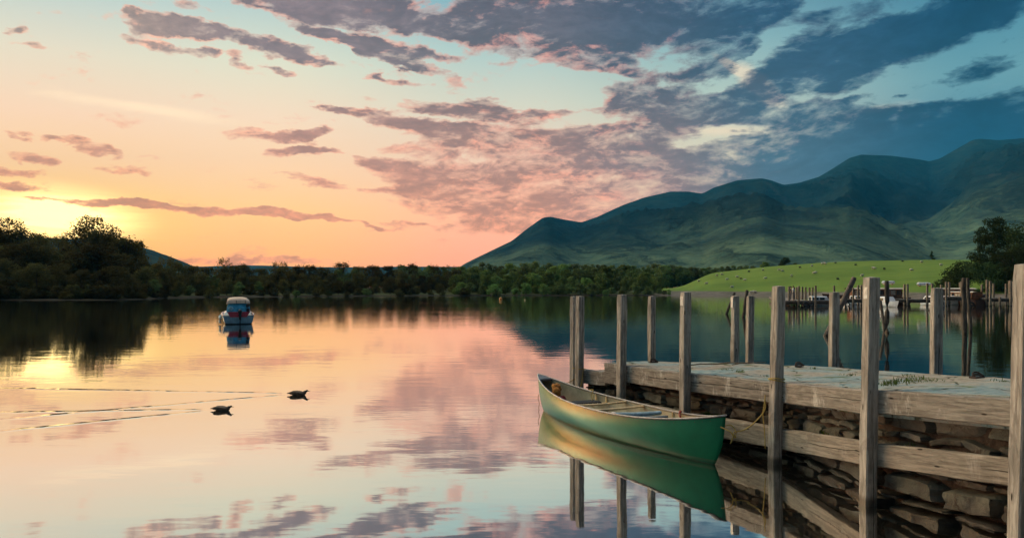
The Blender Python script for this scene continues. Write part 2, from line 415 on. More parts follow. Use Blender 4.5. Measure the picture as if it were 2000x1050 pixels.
def land(px, D):
    s = shore(px); d = D - s
    if d < 0: return max(-1.5, d * 0.12)
    z = 0.05 + min(d, 6) * 0.045 + 0.02 * mnoise.noise(Vector((px * 0.1, D * 0.2, 0)))
    left = sstep(px, 330, 120)
    z += left * 4.5 * sstep(d, 3, 60)
    mid = sstep(px, 300, 500) * sstep(px, 1380, 1280)
    z += mid * 1.2 * sstep(d, 3, 40)
    fld = sstep(px, 1290, 1400)
    if fld > 0:
        cr = interp(max(px, 1335), CREST[2:]); Dc = 345.0
        zc = H + (HY - cr) / F * Dc
        t = sstep(D, s + 8, Dc) if False else max(0.0, min(1.0, (D - s - 8) / (Dc - s - 8)))
        prof = math.sin(t * math.pi / 2) ** 1.15
        zf = 1.2 * sstep(d, 0, 14) + (zc - 1.2) * prof + 0.10 * mnoise.noise(Vector((px * 0.012, D * 0.03, 2))) * t
        if D > Dc: zf = zc - (D - Dc) * 0.03
        z = z * (1 - fld) + fld * max(zf, z * 0.3)
    return z
def polar(name, pxs, Ds, fn, m):
    vs = []; 
    for px in pxs:
        for D in (Ds(px) if callable(Ds) else Ds):
            # D is the distance along the view axis; rows run outwards over the land
            vs.append((PX(px, D), D, fn(px, D)))
    n = len(Ds(pxs[0]) if callable(Ds) else Ds)
    fs = [(i * n + j, (i + 1) * n + j, (i + 1) * n + j + 1, i * n + j + 1) for i in range(len(pxs) - 1) for j in range(n - 1)]
    mb = MB(); mb.add(vs, fs); return mb.build(name, m, smooth=True)
def m_land(q, p):
    pos = q.node('ShaderNodeNewGeometry', 0); x, y, z = q.sep(pos)
    n = q.noise(pos, 0.05, 6, 0.6); n2 = q.noise(q.xyz(x * 0.25, y * 0.6, z), 1.0, 5, 0.6); n3 = q.noise(pos, 2.2, 4, 0.6)
    field = q.mix(q.step(n, 0.32, 0.68), (.100, .170, .026), (.150, .232, .036))
    field = q.mix(q.step(n2, 0.42, 0.75) * 0.6, field, (.11, .23, .032))
    field = q.mix(q.step(n2, 0.66, 0.74) * 0.8, field, (.05, .085, .022))
    ft = q.noise(q.xyz(x * 0.10, y * 0.9, z * 0.6), 1.0, 6, 0.7); field = q.mix(q.step(ft, 0.50, 0.68) * 0.55, field, (.085, .15, .03)); field = q.mix(q.step(n3, 0.55, 0.75) * 0.35, field, (.20, .24, .07))
    beach = q.mix(q.step(n3, 0.3, 0.7), (.13, .115, .10), (.24, .215, .19))
    beach = q.mix(q.step(n2, 0.35, 0.7), beach, (.10, .095, .07))
    rightside = q.step(x, 38.0, 46.0)
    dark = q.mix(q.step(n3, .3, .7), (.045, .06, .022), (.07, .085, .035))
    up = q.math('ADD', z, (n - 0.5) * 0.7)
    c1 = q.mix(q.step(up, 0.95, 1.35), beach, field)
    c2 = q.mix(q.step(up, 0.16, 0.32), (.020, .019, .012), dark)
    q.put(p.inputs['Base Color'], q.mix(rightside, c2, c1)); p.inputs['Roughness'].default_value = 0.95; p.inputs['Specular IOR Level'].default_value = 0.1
    q.put(p.inputs['Normal'], q.bump(n3, 0.25, 0.6))
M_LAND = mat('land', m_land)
pxs = list(range(-900, 1280, 14)) + list(range(1280, 1900, 7)) + list(range(1900, 3000, 20))
def land_D(px):
    s = shore(px)
    return [s + d for d in (-14, -7, -3, -1, 0, .6, 1.5, 3, 5, 8, 11, 15, 20, 26, 34, 44, 56, 70, 86)] + [s + 86 + (760 - s) * t for t in (.05, .1, .15, .2, .26, .32, .4, .5, .65, .8, 1.0)]
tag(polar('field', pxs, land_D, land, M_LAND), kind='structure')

# ------------------------------------------------------------------ fells
RID = [(860, 552), (905, 516), (925, 506), (950, 494), (1000, 470), (1030, 446), (1060, 425), (1075, 423), (1100, 428), (1135, 434), (1165, 424), (1215, 401), (1260, 385), (1310, 374), (1345, 374), (1372, 378), (1395, 366), (1440, 352), (1488, 348), (1506, 352), (1530, 361), (1560, 357), (1600, 345), (1625, 330), (1660, 308), (1682, 302), (1740, 304), (1800, 312), (1815, 315), (1835, 310), (1870, 290), (1900, 273), (1915, 271), (1950, 274), (2000, 270), (2060, 270), (2150, 284), (2300, 330), (2600, 400), (3200, 470)]
RD = [(860, 3000), (1070, 3300), (1140, 3900), (1310, 4300), (1380, 4300), (1490, 4200), (1540, 4900), (1690, 5200), (1820, 5600), (1920, 5400), (2600, 5400)]
def fbm(p, o=5):
    return mnoise.fractal(p, 1.0, 2.0, o)
def fell(px, t, Dn, foot=820.0):
    """t 0 at the foot .. 1 at the ridge .. beyond"""
    rd = interp(px, RD); ry = interp(px, RID)
    zr = H + (HY - ry) / F * rd
    # spurs and gullies run down from the ridge, swinging sideways as they fall
    w = math.exp(-((t - 0.60) / 0.32) ** 2) * sstep(t, 1.0, 0.82)
    X = PX(px, Dn)
    P = Vector((X / 900.0, Dn / 1300.0, 0.0)); P += Vector((mnoise.noise(P * 1.3), mnoise.noise(P * 1.3 + Vector((9, 2, 1))), 0)) * 0.5
    sp = fbm(P * 0.8, 3)
    sp2 = 1 - abs(fbm(P * 1.5 + Vector((3, 1, 2)), 5)) * 2
    sp3 = fbm(P * 6.0, 5)
    base = t ** (1.45 + 0.35 * math.sin(px * 0.011 + 0.6))
    z = zr * (base + w * (0.11 * sp + 0.13 * (sp2 - 0.55) + 0.022 * sp3)) * (1 if t <= 1 else 1)
    # rounded nearer shoulders (green lower slopes)
    for (cpx, wpx, tt, hh) in ((1190, 90, .42, .12), (1340, 130, .45, .11), (1700, 140, .30, .07), (1920, 190, .42, .08)):
        z += zr * hh * math.exp(-((px - cpx) / wpx) ** 2 - ((t - tt) / .22) ** 2) * sstep(t, 1.0, 0.8)
    if t <= 1: z = min(z, H + (zr - H) * (800.0 + (rd - 800.0) * t) / rd * (0.93 + 0.07 * t) + 1.0)
    return max(z, 4.0) if t <= 1 else zr * (1 - (t - 1) * 1.3)
def m_fell(q, p):
    pos = q.node('ShaderNodeNewGeometry', 0); x, y, z = q.sep(pos)
    nrm = q.node('ShaderNodeNewGeometry', 1); nx, ny, nz = q.sep(nrm)
    n = q.noise(pos, 0.0022, 7, 0.62, 0.4); n2 = q.noise(q.xyz(x, y * .5, z * 2.0), 0.012, 7, 0.65, 0.6); n4 = q.noise(pos, 0.05, 4, 0.6)
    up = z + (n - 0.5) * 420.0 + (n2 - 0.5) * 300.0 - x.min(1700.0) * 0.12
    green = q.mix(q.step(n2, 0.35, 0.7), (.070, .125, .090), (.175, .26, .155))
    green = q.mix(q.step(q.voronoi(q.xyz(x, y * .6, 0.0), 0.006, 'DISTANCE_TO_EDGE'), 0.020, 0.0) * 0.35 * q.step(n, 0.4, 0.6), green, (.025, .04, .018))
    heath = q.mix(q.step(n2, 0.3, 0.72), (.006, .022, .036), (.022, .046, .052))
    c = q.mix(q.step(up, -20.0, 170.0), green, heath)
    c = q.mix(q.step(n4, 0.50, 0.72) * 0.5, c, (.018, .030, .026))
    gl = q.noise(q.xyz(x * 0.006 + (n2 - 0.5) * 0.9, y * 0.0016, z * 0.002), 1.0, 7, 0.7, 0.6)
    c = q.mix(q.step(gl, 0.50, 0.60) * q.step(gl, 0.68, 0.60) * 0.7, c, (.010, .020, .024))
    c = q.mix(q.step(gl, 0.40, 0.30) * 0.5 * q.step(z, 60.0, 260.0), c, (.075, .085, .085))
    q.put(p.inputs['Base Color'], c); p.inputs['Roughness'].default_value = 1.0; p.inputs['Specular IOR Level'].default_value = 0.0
    q.put(p.inputs['Normal'], q.bump(n2 + gl * 0.8, 34.0, 1.0))
M_FELL = mat('fell_side', m_fell)
fpx = [860 + i * 6.0 for i in range(0, 240)] + [2300 + 30 * i for i in range(30)]
NT = 90
def fell_mesh():
    vs = []; rows = NT + 6
    for px in fpx:
        rd = interp(px, RD)
        for j in range(rows):
            t = j / NT if j <= NT else 1 + (j - NT) * 0.05
            D = 800.0 + (rd - 800.0) * t
            z = fell(px, t, D)
            vs.append((PX(px, D), D, z - (2.0 if j == 0 else 0)))
    fs = [(i * rows + j, (i + 1) * rows + j, (i + 1) * rows + j + 1, i * rows + j + 1) for i in range(len(fpx) - 1) for j in range(rows - 1)]
    mb = MB(); mb.add(vs, fs); return mb.build('mountains', M_FELL, smooth=True)
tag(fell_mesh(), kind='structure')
# low wooded hill on the sunset side and the faint far ridge
HIL = [(-700, 480), (-100, 462), (60, 464), (150, 466), (200, 462), (240, 468), (270, 481), (300, 489), (330, 500), (355, 510), (375, 519), (400, 530), (450, 560)]
def hill_z(px, D):
    t = (D - 1500) / 1100.0; ry = interp(px, HIL)
    ry += 1.6 * mnoise.noise(Vector((px * 0.12, 0, 7))) + 1.0 * mnoise.noise(Vector((px * 0.4, 0, 3)))
    zr = H + (HY - ry) / F * 2600.0
    return (zr - 3) * (max(0, t) ** 1.2 if t <= 1 else 1 - (t - 1)) + 3 + (3 * mnoise.noise(Vector((px * .05, D * .01, 0))) if 0 < t < .95 else 0)
M_HILL = mat('wooded_hill', color=(.03, .035, .02), rough=1.0, vary=.4, scale=.01, spec=0.0)
tag(polar('hills', [-700 + 8 * i for i in range(145)], [1500 + 100 * j for j in range(15)], hill_z, M_HILL), kind='structure')
FAR = [(300, 530), (380, 521), (430, 519), (480, 517.5), (540, 519), (600, 521), (700, 522), (800, 520), (900, 521), (1000, 530)]
def far_z(px, D):
    zr = H + (HY - interp(px, FAR) + .8 * mnoise.noise(Vector((px * .03, 0, 1)))) / F * 5700.0
    return zr * (1 - abs(D - 5700) / 1200.0)
tag(polar('hills', [300 + 10 * i for i in range(71)], [4600, 5000, 5400, 5700, 6000, 6300, 6600], far_z, M_HILL), kind='structure')
# ------------------------------------------------------------------ the evening air
def m_haze(q, p):
    q.n.remove(p)
    v = q.node('ShaderNodeVolumePrincipled', 0, {'Color': (0.05, 0.53, 1.0, 1), 'Density': 5.4e-5, 'Anisotropy': 0.0})
    q.l.new(v.k, q.n['Material Output'].inputs[1])
M_HAZE = mat('haze_air', m_haze)
hz = MB().box((0, 2250, 598), (14200, 9700, 1206)).build('haze', M_HAZE); tag(hz, kind='stuff')
hz.visible_shadow = True
# ------------------------------------------------------------------ trees
def m_leaf(c1, c2, tr=0.18):
    def f(q, p):
        oc = q.node('ShaderNodeTexCoord', 3); oi = q.node('ShaderNodeObjectInfo', 5)
        n = q.noise(oc, 1.3, 3, 0.6)
        c = q.mix(q.step(n, 0.3, 0.7), c1, c2)
        hsv = q.node('ShaderNodeHueSaturation', None, None); V_ = V(q, hsv.outputs[0])
        q.put(hsv.inputs['Hue'], q.step(oi, 0, 1, 0.478, 0.522, 'LINEAR')); q.put(hsv.inputs['Value'], q.step(oi, 0, 1, 0.50, 1.42, 'LINEAR')); q.put(hsv.inputs['Color'], c)
        d = q.node('ShaderNodeBsdfDiffuse', 0, {0: V_}); t = q.node('ShaderNodeBsdfTranslucent', 0, {0: V_})
        mx = q.node('ShaderNodeMixShader', 0, {0: tr, 1: d, 2: t}); q.l.new(mx.k, q.n['Material Output'].inputs[0]); q.n.remove(p)
    return f
M_LEAFD = mat('leaves_brown_green', m_leaf((.070, .066, .026), (.125, .112, .042), .3))
M_LEAFM = mat('leaves_mid_green', m_leaf((.095, .135, .052), (.17, .22, .075), .3))
M_LEAFG = mat('leaves_fresh_green', m_leaf((.13, .20, .065), (.22, .32, .095), .3))
M_LEAFK = mat('leaves_deep_green', m_leaf((.032, .055, .022), (.06, .088, .03)))
M_BARK = mat('bark', color=(.055, .045, .035), rough=.95, vary=.4, scale=4)

def crown_mb(seed, h, r, base, n_lobes, n_leaf, leaf, shape='round', ragged=0.25, hollow=0.55):
    """leaf sprays gathered on many uneven lobes; h total height, r spread radius, base: bottom of the crown"""
    rnd = random.Random(seed); vs = []; fs = []; lobes = []; twigs = []
    ch = h - base
    for i in range(n_lobes):
        u = rnd.random(); zz = base + ch * (0.06 + 0.90 * u)
        k = (zz - base) / ch
        if shape == 'round': rr = r * math.sqrt(max(0.05, 1 - (2 * k - 0.85) ** 2 / 1.45))
        elif shape == 'tall': rr = r * (0.55 + 0.45 * math.sin(math.pi * min(1, k * 0.9 + .12)))
        elif shape == 'cone': rr = r * (1.02 - k)
        else: rr = r * (1 - 0.55 * k ** 1.6)
        a = rnd.random() * 6.283; d = rr * math.sqrt(rnd.random()) * 0.85
        lr = r * rnd.uniform(0.20, 0.42) * (0.55 if shape == 'cone' else 1) * (1 - 0.35 * k)
        c = Vector((math.cos(a) * d, math.sin(a) * d, min(zz, h - lr * .6)))
        lobes.append((c, lr)); twigs.append(c)
    tot = sum(l[1] ** 2 for l in lobes)
    for c, lr in lobes:
        cnt = int(n_leaf * lr * lr / tot)
        for j in range(cnt):
            v = Vector((rnd.gauss(0, 1), rnd.gauss(0, 1), rnd.gauss(0, 1))).normalized()
            rad = lr * (hollow + (1 - hollow) * rnd.random() ** 0.6) * (1 + ragged * rnd.gauss(0, .5))
            p = c + Vector((v.x * rad, v.y * rad, v.z * rad * 0.82))
            if p.z < base * 0.6: continue
            s = leaf * rnd.uniform(0.55, 1.25)
            nrm = (v + Vector((rnd.gauss(0, .55), rnd.gauss(0, .55), rnd.gauss(0.25, .5)))).normalized()
            t1 = nrm.cross(Vector((rnd.gauss(0, 1), rnd.gauss(0, 1), rnd.gauss(0, 1)))).normalized(); t2 = nrm.cross(t1)
            o = len(vs)
            vs += [p - t1 * s, p - t2 * s * .45 + nrm * s * .1, p + t1 * s, p + t2 * s * .5 + nrm * s * .08]
            fs.append((o, o + 1, o + 2, o + 3))
    mb = MB(); mb.v = [tuple(v) for v in vs]; mb.f = fs; mb.m = [0] * len(fs)
    return mb, twigs
def trunk_mb(seed, h, base, r, tw, tr):
    rnd = random.Random(seed + 99); mb = MB()
    top = base + (h - base) * 0.72; lean = Vector((rnd.uniform(-.05, .05) * h, rnd.uniform(-.05, .05) * h, 0))
    ax = [Vector((0, 0, -0.4)) , Vector((0, 0, 0.3))] + [Vector((0, 0, top * t)) + lean * t + Vector((rnd.uniform(-.1, .1), rnd.uniform(-.1, .1), 0)) for t in (.3, .55, .8, 1.0)]
    mb.tube(ax, [tr * 1.35, tr * 1.05, tr * .85, tr * .62, tr * .4, tr * .15], 7)
    for c in tw[:16]:
        z0 = min(max(base * .7, c.z - r * .5 - .2), top * .95); t = z0 / top
        st = Vector((0, 0, z0)) + lean * t; mid = (st + c) / 2 + Vector((0, 0, r * .05))
        mb.tube([st, mid, c], [tr * .34, tr * .22, tr * .06], 5)
    return mb
def make_tree(name, cat, label, seed, h, r, base, lobes, leaves, leaf, m, shape='round', tr=None, **kw):
    t = thing(name, label, cat)
    cm, tw = crown_mb(seed, h, r, base, lobes, leaves, leaf, shape, **kw)
    cm.build('crown', m, t)
    trunk_mb(seed, h, base, r, tw, tr or h * 0.022).build('trunk', M_BARK, t, smooth=True)
    return t
LIB = {}
def proto(key, *a, **k):
    LIB[key] = [make_tree(*a, **k), False]
def plant(key, px, D, h, label, group, wide=1.0, rot=None, z=None, rnd=random.Random(5)):
    """a tree of total height h standing on the land seen at photo column px"""
    p, used = LIB[key]
    s = h / p['h0']
    rz = rnd.random() * 6.28 if rot is None else rot
    loc = (PX(px, D), D, (land(px, D) if z is None else z) - 0.05)
    if used: o = dup(p, loc, rz, label, group, (s * wide, s * wide, s))
    else:
        LIB[key][1] = True; o = p; o.location = loc; o.rotation_euler = (0, 0, rz); o.scale = (s * wide, s * wide, s); tag(o, label, None, group)
    return o
def defp(key, name, cat, seed, h, *a, **k):
    proto(key, name, cat, 'x', seed, h, *a, **k); LIB[key][0]['h0'] = h
for i in range(3):
    defp(f'd{i}', 'broadleaf_tree', 'tree', 11 + i, 10.0, 5.2, 1.0, 46, 6500, .26, M_LEAFD)
    defp(f'm{i}', 'broadleaf_tree', 'tree', 31 + i, 9.0, 4.6, 0.8, 40, 5000, .27, M_LEAFM)
    defp(f'g{i}', 'broadleaf_tree', 'tree', 51 + i, 8.0, 4.2, 0.5, 36, 4500, .26, M_LEAFG)
for i in range(2):
    defp(f'bd{i}', 'waterside_bush', 'bush', 71 + i, 4.0, 3.0, 0.1, 26, 3200, .20, M_LEAFD, shape='dome', tr=.07)
    defp(f'bm{i}', 'waterside_bush', 'bush', 81 + i, 4.0, 3.0, 0.1, 26, 3200, .20, M_LEAFM, shape='dome', tr=.07)
    defp(f'bg{i}', 'waterside_bush', 'bush', 91 + i, 4.0, 3.0, 0.1, 26, 3200, .20, M_LEAFG, shape='dome', tr=.07)
    defp(f'sp{i}', 'open_crowned_tree', 'tree', 101 + i, 9.0, 3.0, 0.8, 34, 2000, .20, M_LEAFD, shape='tall', ragged=.8)
defp('big', 'open_crowned_tree', 'tree', 131, 11.0, 4.4, 2.5, 40, 5200, .22, M_LEAFD, ragged=.35)
defp('tall', 'tall_tree', 'tree', 141, 14.0, 4.6, 1.0, 64, 12000, .22, M_LEAFK, shape='tall')
defp('dark', 'spreading_tree', 'tree', 151, 13.0, 6.5, 0.6, 64, 12000, .24, M_LEAFK)
defp('dkb', 'spreading_bush', 'bush', 161, 6.0, 4.6, 0.1, 40, 7000, .20, M_LEAFK, shape='dome')
defp('con', 'small_conifer', 'tree', 171, 8.0, 3.2, 0.4, 44, 2500, .25, M_LEAFK, shape='cone')

TOP = [(-700, 440), (-200, 436), (0, 440), (60, 452), (100, 462), (140, 459), (160, 448), (215, 450), (235, 459), (262, 472), (274, 498), (285, 520), (300, 512), (335, 512), (370, 520), (400, 524), (450, 519), (520, 519), (700, 521), (800, 518), (860, 520), (950, 514), (1050, 512), (1180, 515), (1260, 520), (1300, 532), (1322, 556), (1340, 570)]
rt = random.Random(8)
ANCH = [(-250, 'beyond the bank end'), (-60, 'just off the bank end'), (14, 'below the see-through end tree'), (70, 'left of the brightest glow'), (112, 'under the brightest glow'), (184, 'below the highest see-through tree'), (246, 'where the wood drops'), (292, 'near the purple hill'), (330, 'before the purple hill foot'), (385, 'right of the purple hill'), (430, 'just left of the motorboat'), (468, 'right behind the motorboat'), (510, 'just right of the motorboat'), (548, 'below the close thin pair'), (606, 'right of the close thin pair'), (668, 'below the wide feathery tree'), (728, 'right of the wide feathery tree'), (770, 'left of the tufted skyline tree'), (806, 'below the tufted skyline tree'), (850, 'right of the tufted skyline tree'), (895, 'at the mountain foot'), (940, 'left of the orange buoy'), (978, 'behind the orange buoy'), (1025, 'behind the yellow buoy'), (1075, 'below the lowest peak'), (1110, 'left of the double post'), (1135, 'behind the double post'), (1175, 'right of the double post'), (1213, 'behind the second post'), (1245, 'right of the second post'), (1273, 'behind the first back post'), (1305, 'beside the meadow'), (1340, 'behind the third post'), (1385, 'right of the third post'), (1436, 'behind the white-plated back post'), (1470, 'near the pale crest bush')]
USED_L = {}
def where(px, label):
    a = min(ANCH, key=lambda t: abs(t[0] - px))[1]; return label + ', ' + a
def ybase(px): return HY + H * F / shore(px)
def row(px0, px1, step, dd, frac, keys, label, group, jit=4.0, cap=None):
    px = px0
    while px < px1:
        D = shore(px) + dd + rt.uniform(-1.5, 3.0)
        yb = ybase(px); yt = yb + (interp(px, TOP) - yb) * frac + rt.uniform(-jit * .4, jit)
        h = (HY - yt) / F * D + H - land(px, D)
        if h > 1.2: plant(rt.choice(keys), px, D, h, where(px, label if isinstance(label, str) else label), group, rt.uniform(.9, 1.2))
        px += step * rt.uniform(.75, 1.3)
D3 = ['d0', 'd1', 'd2']; M3 = ['m0', 'm1', 'm2']; G3 = ['g0', 'g1', 'g2']
LB = 'tall dark tree high in the left wood'
row(-330, 275, 36, 46, 1.0, D3, LB, 'dark trees of the left bank wood', 4)
row(-330, 268, 33, 26, .80, D3, 'dark tree inside the left wood', 'dark trees of the left bank wood', 12)
row(-330, 292, 34, 9, .52, D3, 'brown-green tree at the front of the left wood', 'front trees of the left bank wood', 16)
row(-320, 330, 26, 2.5, .26, ['bd0', 'bd1'], 'low dark bush at the water', 'bushes at the edge of the left bank', 8)
row(282, 700, 26, 40, 1.0, D3 + ['m0'], 'dark tree on the middle wood skyline', 'back trees of the middle wood', 5)
row(290, 900, 26, 20, .80, D3 + D3 + ['m1'], 'dull green tree within the middle wood', 'inner trees of the middle wood', 8)
row(700, 905, 26, 44, 1.0, ['d0', 'm0', 'm1'], 'brown-green tree on the middle wood skyline', 'back trees of the shore wood by the fell foot', 4)
row(300, 900, 24, 7, .52, ['d1', 'bd1', 'd0', 'm2', 'bd0'], 'rounded dull tree fronting the middle wood', 'front trees of the middle wood', 10)
row(320, 920, 22, 1.5, .24, ['bm0', 'bd0', 'bd1'], 'low bush at the waterline', 'waterline bushes of the middle shore', 6)
row(905, 1270, 26, 56, 1.0, ['m0', 'm1', 'g0', 'm2'], 'green tree atop the wood under the mountains', 'back trees of the green wood', 5)
row(900, 1300, 25, 34, .86, M3 + G3, 'fresh green tree within the green wood', 'inner trees of the green wood', 7)
row(895, 1302, 24, 14, .66, ['g0', 'm1', 'g1', 'm0', 'g2'], 'rounded green tree low in the green wood', 'near-front trees of the green wood', 9)
row(900, 1308, 21, 4, .40, ['bg0', 'bm0', 'm2', 'g1', 'bm1'], 'small rounded tree fronting the green wood', 'front trees of the green wood', 8)
row(910, 1310, 30, 1.2, .20, ['bg1', 'bm1', 'bm0'], 'low green bush at the waterline', 'waterline bushes of the green wood', 5)
def single(key, px, ytop, D, label, wide=1.0, rot=None, group=None):
    h = (HY - ytop) / F * D + H - land(px, D); return plant(key, px, D, h, label, group, wide, rot)
single('big', 184, 424, 190, 'large see-through oak-like tree standing highest above the left bank wood', 1.05, .4)
single('big', 14, 428, 186, 'see-through tree rising at the far left end of the bank wood', .95, 2.1)
single('big', -60, 440, 190, 'broad see-through tree beyond the bank end wood', 1.1, 3.4)
single('sp0', 62, 444, 184, 'small ragged tree beside the see-through tree at the left end of the bank', 1.6, 1.0)
single('sp1', 246, 462, 184, 'small ragged tree on the slope where the left bank wood drops to the hill', 1.5, 1.9)
single('d1', 285, 520, 166, 'rounded dark tree at the foot of the left bank wood, before the hill', 1.0, .3)
single('d2', 325, 503, 196, 'dark tree standing before the foot of the purple hill', .8, 2.0)
single('sp0', 436, 498, 222, 'tall tuft-topped tree above the wood, left of the small motorboat', .95, 4.0)
single('sp1', 478, 514, 228, 'low ragged tree on the wood skyline above the small motorboat', 1.1, .8)
for px, y, w, l in ((540, 507, .95, 'taller of the two thin trees close together on the middle skyline'), (556, 506, .6, 'narrower of the two thin trees close together on the middle skyline'), (584, 513, 1.0, 'ragged thin tree right of the close pair on the middle skyline'), (606, 516, 1.3, 'low thin tree between the ragged one and the wide feathery one'), (668, 511, 1.4, 'wide feathery tree in the middle of the far skyline'), (640, 517, 1.4, 'short feathery tree just left of the wide feathery one'), (728, 517, 1.5, 'flat topped thin tree on the skyline between feathery and tufted ones'), (806, 513, 1.0, 'tufted thin tree on the skyline right of the flat topped one'), (850, 517, 1.2, 'small thin tree right of the tufted one on the skyline'), (886, 514, 1.1, 'thin tree at the skyline where the mountain foot begins')):
    single(rt.choice(['sp0', 'sp1']), px, y, 236 + rt.uniform(-4, 4), l, w)
# behind and on the meadow
row_l = 'tree in the belt behind the green meadow'
for px in range(1278, 1475, 12):
    y = interp(px, [(1280, 516), (1330, 520), (1380, 521), (1440, 516), (1475, 522)]) + rt.uniform(-2, 3)
    D = 372 + rt.uniform(-8, 8); z = land(px, D)
    zt = (HY - y) / F * D + H
    plant(rt.choice(['m0', 'm1', 'm2', 'g0']), px, D, max(3.0, zt - z), where(px, 'green tree in the belt behind the meadow'), 'trees behind the meadow', 1.1)
single('bg0', 1494, 511, 352, 'pale green bush on the meadow crest beside the round dark tree', 1.1)
single('dkb', 1533, 502, 350, 'round dark tree alone on the crest of the meadow', .85)
single('bm0', 1553, 513, 352, 'small bush right of the round dark tree on the meadow crest', 1.1)
single('con', 1820, 489, 350, 'small dark conifer on the meadow crest below the mountains', .95)
# the dark group at the right edge
single('tall', 1938, 425, 182, 'tall dark leafy tree right of the meadow, behind the far jetties', 1.0, .7)
single('dark', 2010, 430, 178, 'huge dark spreading tree behind the nearest post', 1.15, 2.2)
single('dark', 1975, 478, 168, 'dark spreading tree filling the gap below the tall tree', .95, 4.0)
single('dark', 2090, 440, 176, 'dark tree beyond the nearest post, outside the meadow', 1.2, 1.0)
single('dark', 2180, 450, 170, 'outermost dark tree beyond the nearest post', 1.2, 5.0)
single('dkb', 1880, 510, 164, 'wide dark bush at the meadow edge behind the far jetty', 1.15, .2)
single('dkb', 1925, 512, 160, 'wide dark bush below the tall leafy tree', 1.2, 2.6)
single('dkb', 1975, 520, 158, 'dark bush behind the cluster of far jetty posts', 1.2, 4.6)
single('dkb', 2040, 520, 156, 'dark bush on the shore hidden partly by the nearest post', 1.2, 3.3)
for k, (o, used) in LIB.items():
    if not used:
        for c in list(o.children): bpy.data.objects.remove(c)
        bpy.data.objects.remove(o)
# ------------------------------------------------------------------ weathered timber and stone
def m_wood(base1, base2, drip=0.0, moss=0.12, seed=0.0, soft=0.0):
    def f(q, p):
        oc = q.node('ShaderNodeTexCoord', 3); x, y, z = q.sep(oc)
        oi = q.node('ShaderNodeObjectInfo', 5)
        gp = q.node('ShaderNodeNewGeometry', 0); wx_, wy_, wz_ = q.sep(gp)
        zo = z + oi * 17.0
        warp = q.noise(q.xyz(x * 3.0, y * 3.0, zo * 1.5), 1.0, 3, 0.5)
        gr = q.noise(q.xyz(x * 34.0 + warp * 5.0, y * 34.0, zo * 1.7), 1.0, 7, 0.65)
        fine = q.noise(q.xyz(x * 190.0, y * 190.0, zo * 7.0), 1.0, 4, 0.6)
        blot = q.noise(q.xyz(x * 7.0, y * 7.0, zo * 2.6), 1.0, 7, 0.66, 0.5)
        blot2 = q.noise(q.xyz(x * 22.0, y * 22.0, zo * 9.0), 1.0, 5, 0.6)
        c = q.mix(q.step(gr, 0.32, 0.66), base1, base2)
        c = q.mix(q.step(blot, 0.44, 0.66) * (0.70 - soft * .3), c, tuple(v * (.5 + .12 * soft) for v in base1))
        c = q.mix(q.step(blot2, 0.60, 0.74) * 0.5, c, (.30, .29, .25))
        c = q.mix(q.step(blot, 0.38, 0.28) * moss * 3.0, c, (.075, .085, .04))
        c = q.mix(q.step(fine, 0.62, 0.72) * (0.45 - .3 * soft), c, (.03, .024, .018))
        knot = q.voronoi(q.xyz(x * 9.0, y * 9.0, zo * 2.1), 1.0, 'F1', 0)
        c = q.mix(q.step(knot, 0.10, 0.05), c, (.02, .015, .01))
        crack = q.math('ABSOLUTE', q.noise(q.xyz(x * 16.0, y * 16.0, zo * 0.7), 1.0, 5, 0.55) - 0.5)
        cm_ = q.step(crack, 0.022, 0.006) * q.step(blot2, 0.36, 0.50)
        if soft:
            ln = (y - 0.01 - (q.noise(q.xyz(oi * 9.0, 0.0, zo * 1.3), 1.0, 5, 0.6) - 0.5) * 0.10).abs()
            cm_ = cm_ * 0.25 + q.step(ln, 0.006, 0.002) * q.step(q.noise(q.xyz(0.0, oi * 5.0, zo * 0.8), 1.0, 1, 0.5), 0.40, 0.50)
        c = q.mix(cm_ * 0.9, c, (.012, .01, .008))
        if drip:
            dn = q.noise(q.xyz(x * 2.0, y * 1.2, zo * 2.6), 1.0, 5, 0.75)
            dn2 = q.noise(q.xyz(x * 10.0, y * 4.0, zo * 34.0), 1.0, 5, 0.7)
            dm = q.step(dn, 0.52, 0.66) * q.step(dn2, 0.30, 0.60) * drip * 0.9
            c = q.mix(dm, c, (.62, .61, .56))
        wet = q.step(wz_ + (blot - 0.5) * 0.10, 0.14, 0.05)
        c = q.mix(wet * 0.75, c, (.020, .017, .012))
        q.put(p.inputs['Base Color'], c); q.put(p.inputs['Roughness'], q.step(wet, 0.0, 1.0, 0.88, 0.35, 'LINEAR'))
        p.inputs['Specular IOR Level'].default_value = 0.25
        q.put(p.inputs['Normal'], q.bump(gr * 0.6 + fine * 0.2 + blot2 * 0.35 - cm_ * 1.5, 0.009, 0.9))
    return f
M_POST = mat('weathered_post_wood', m_wood((.27, .245, .212), (.52, .485, .43), 0.0, .10, 0.0, .4))
M_BEAM = mat('weathered_beam_wood', m_wood((.160, .145, .125), (.345, .318, .275), 0.9, .12, 0.0, 1.0))
M_RAIL = mat('weathered_rail_wood', m_wood((.180, .158, .130), (.345, .305, .252), 0.3, .05, 0.0, 1.0))
M_FARP = mat('far_post_wood', m_wood((.20, .16, .12), (.38, .32, .25), 0.0, .08))
M_DARKP = mat('dark_pile_wood', m_wood((.065, .058, .05), (.13, .115, .095), 0.0, .1))

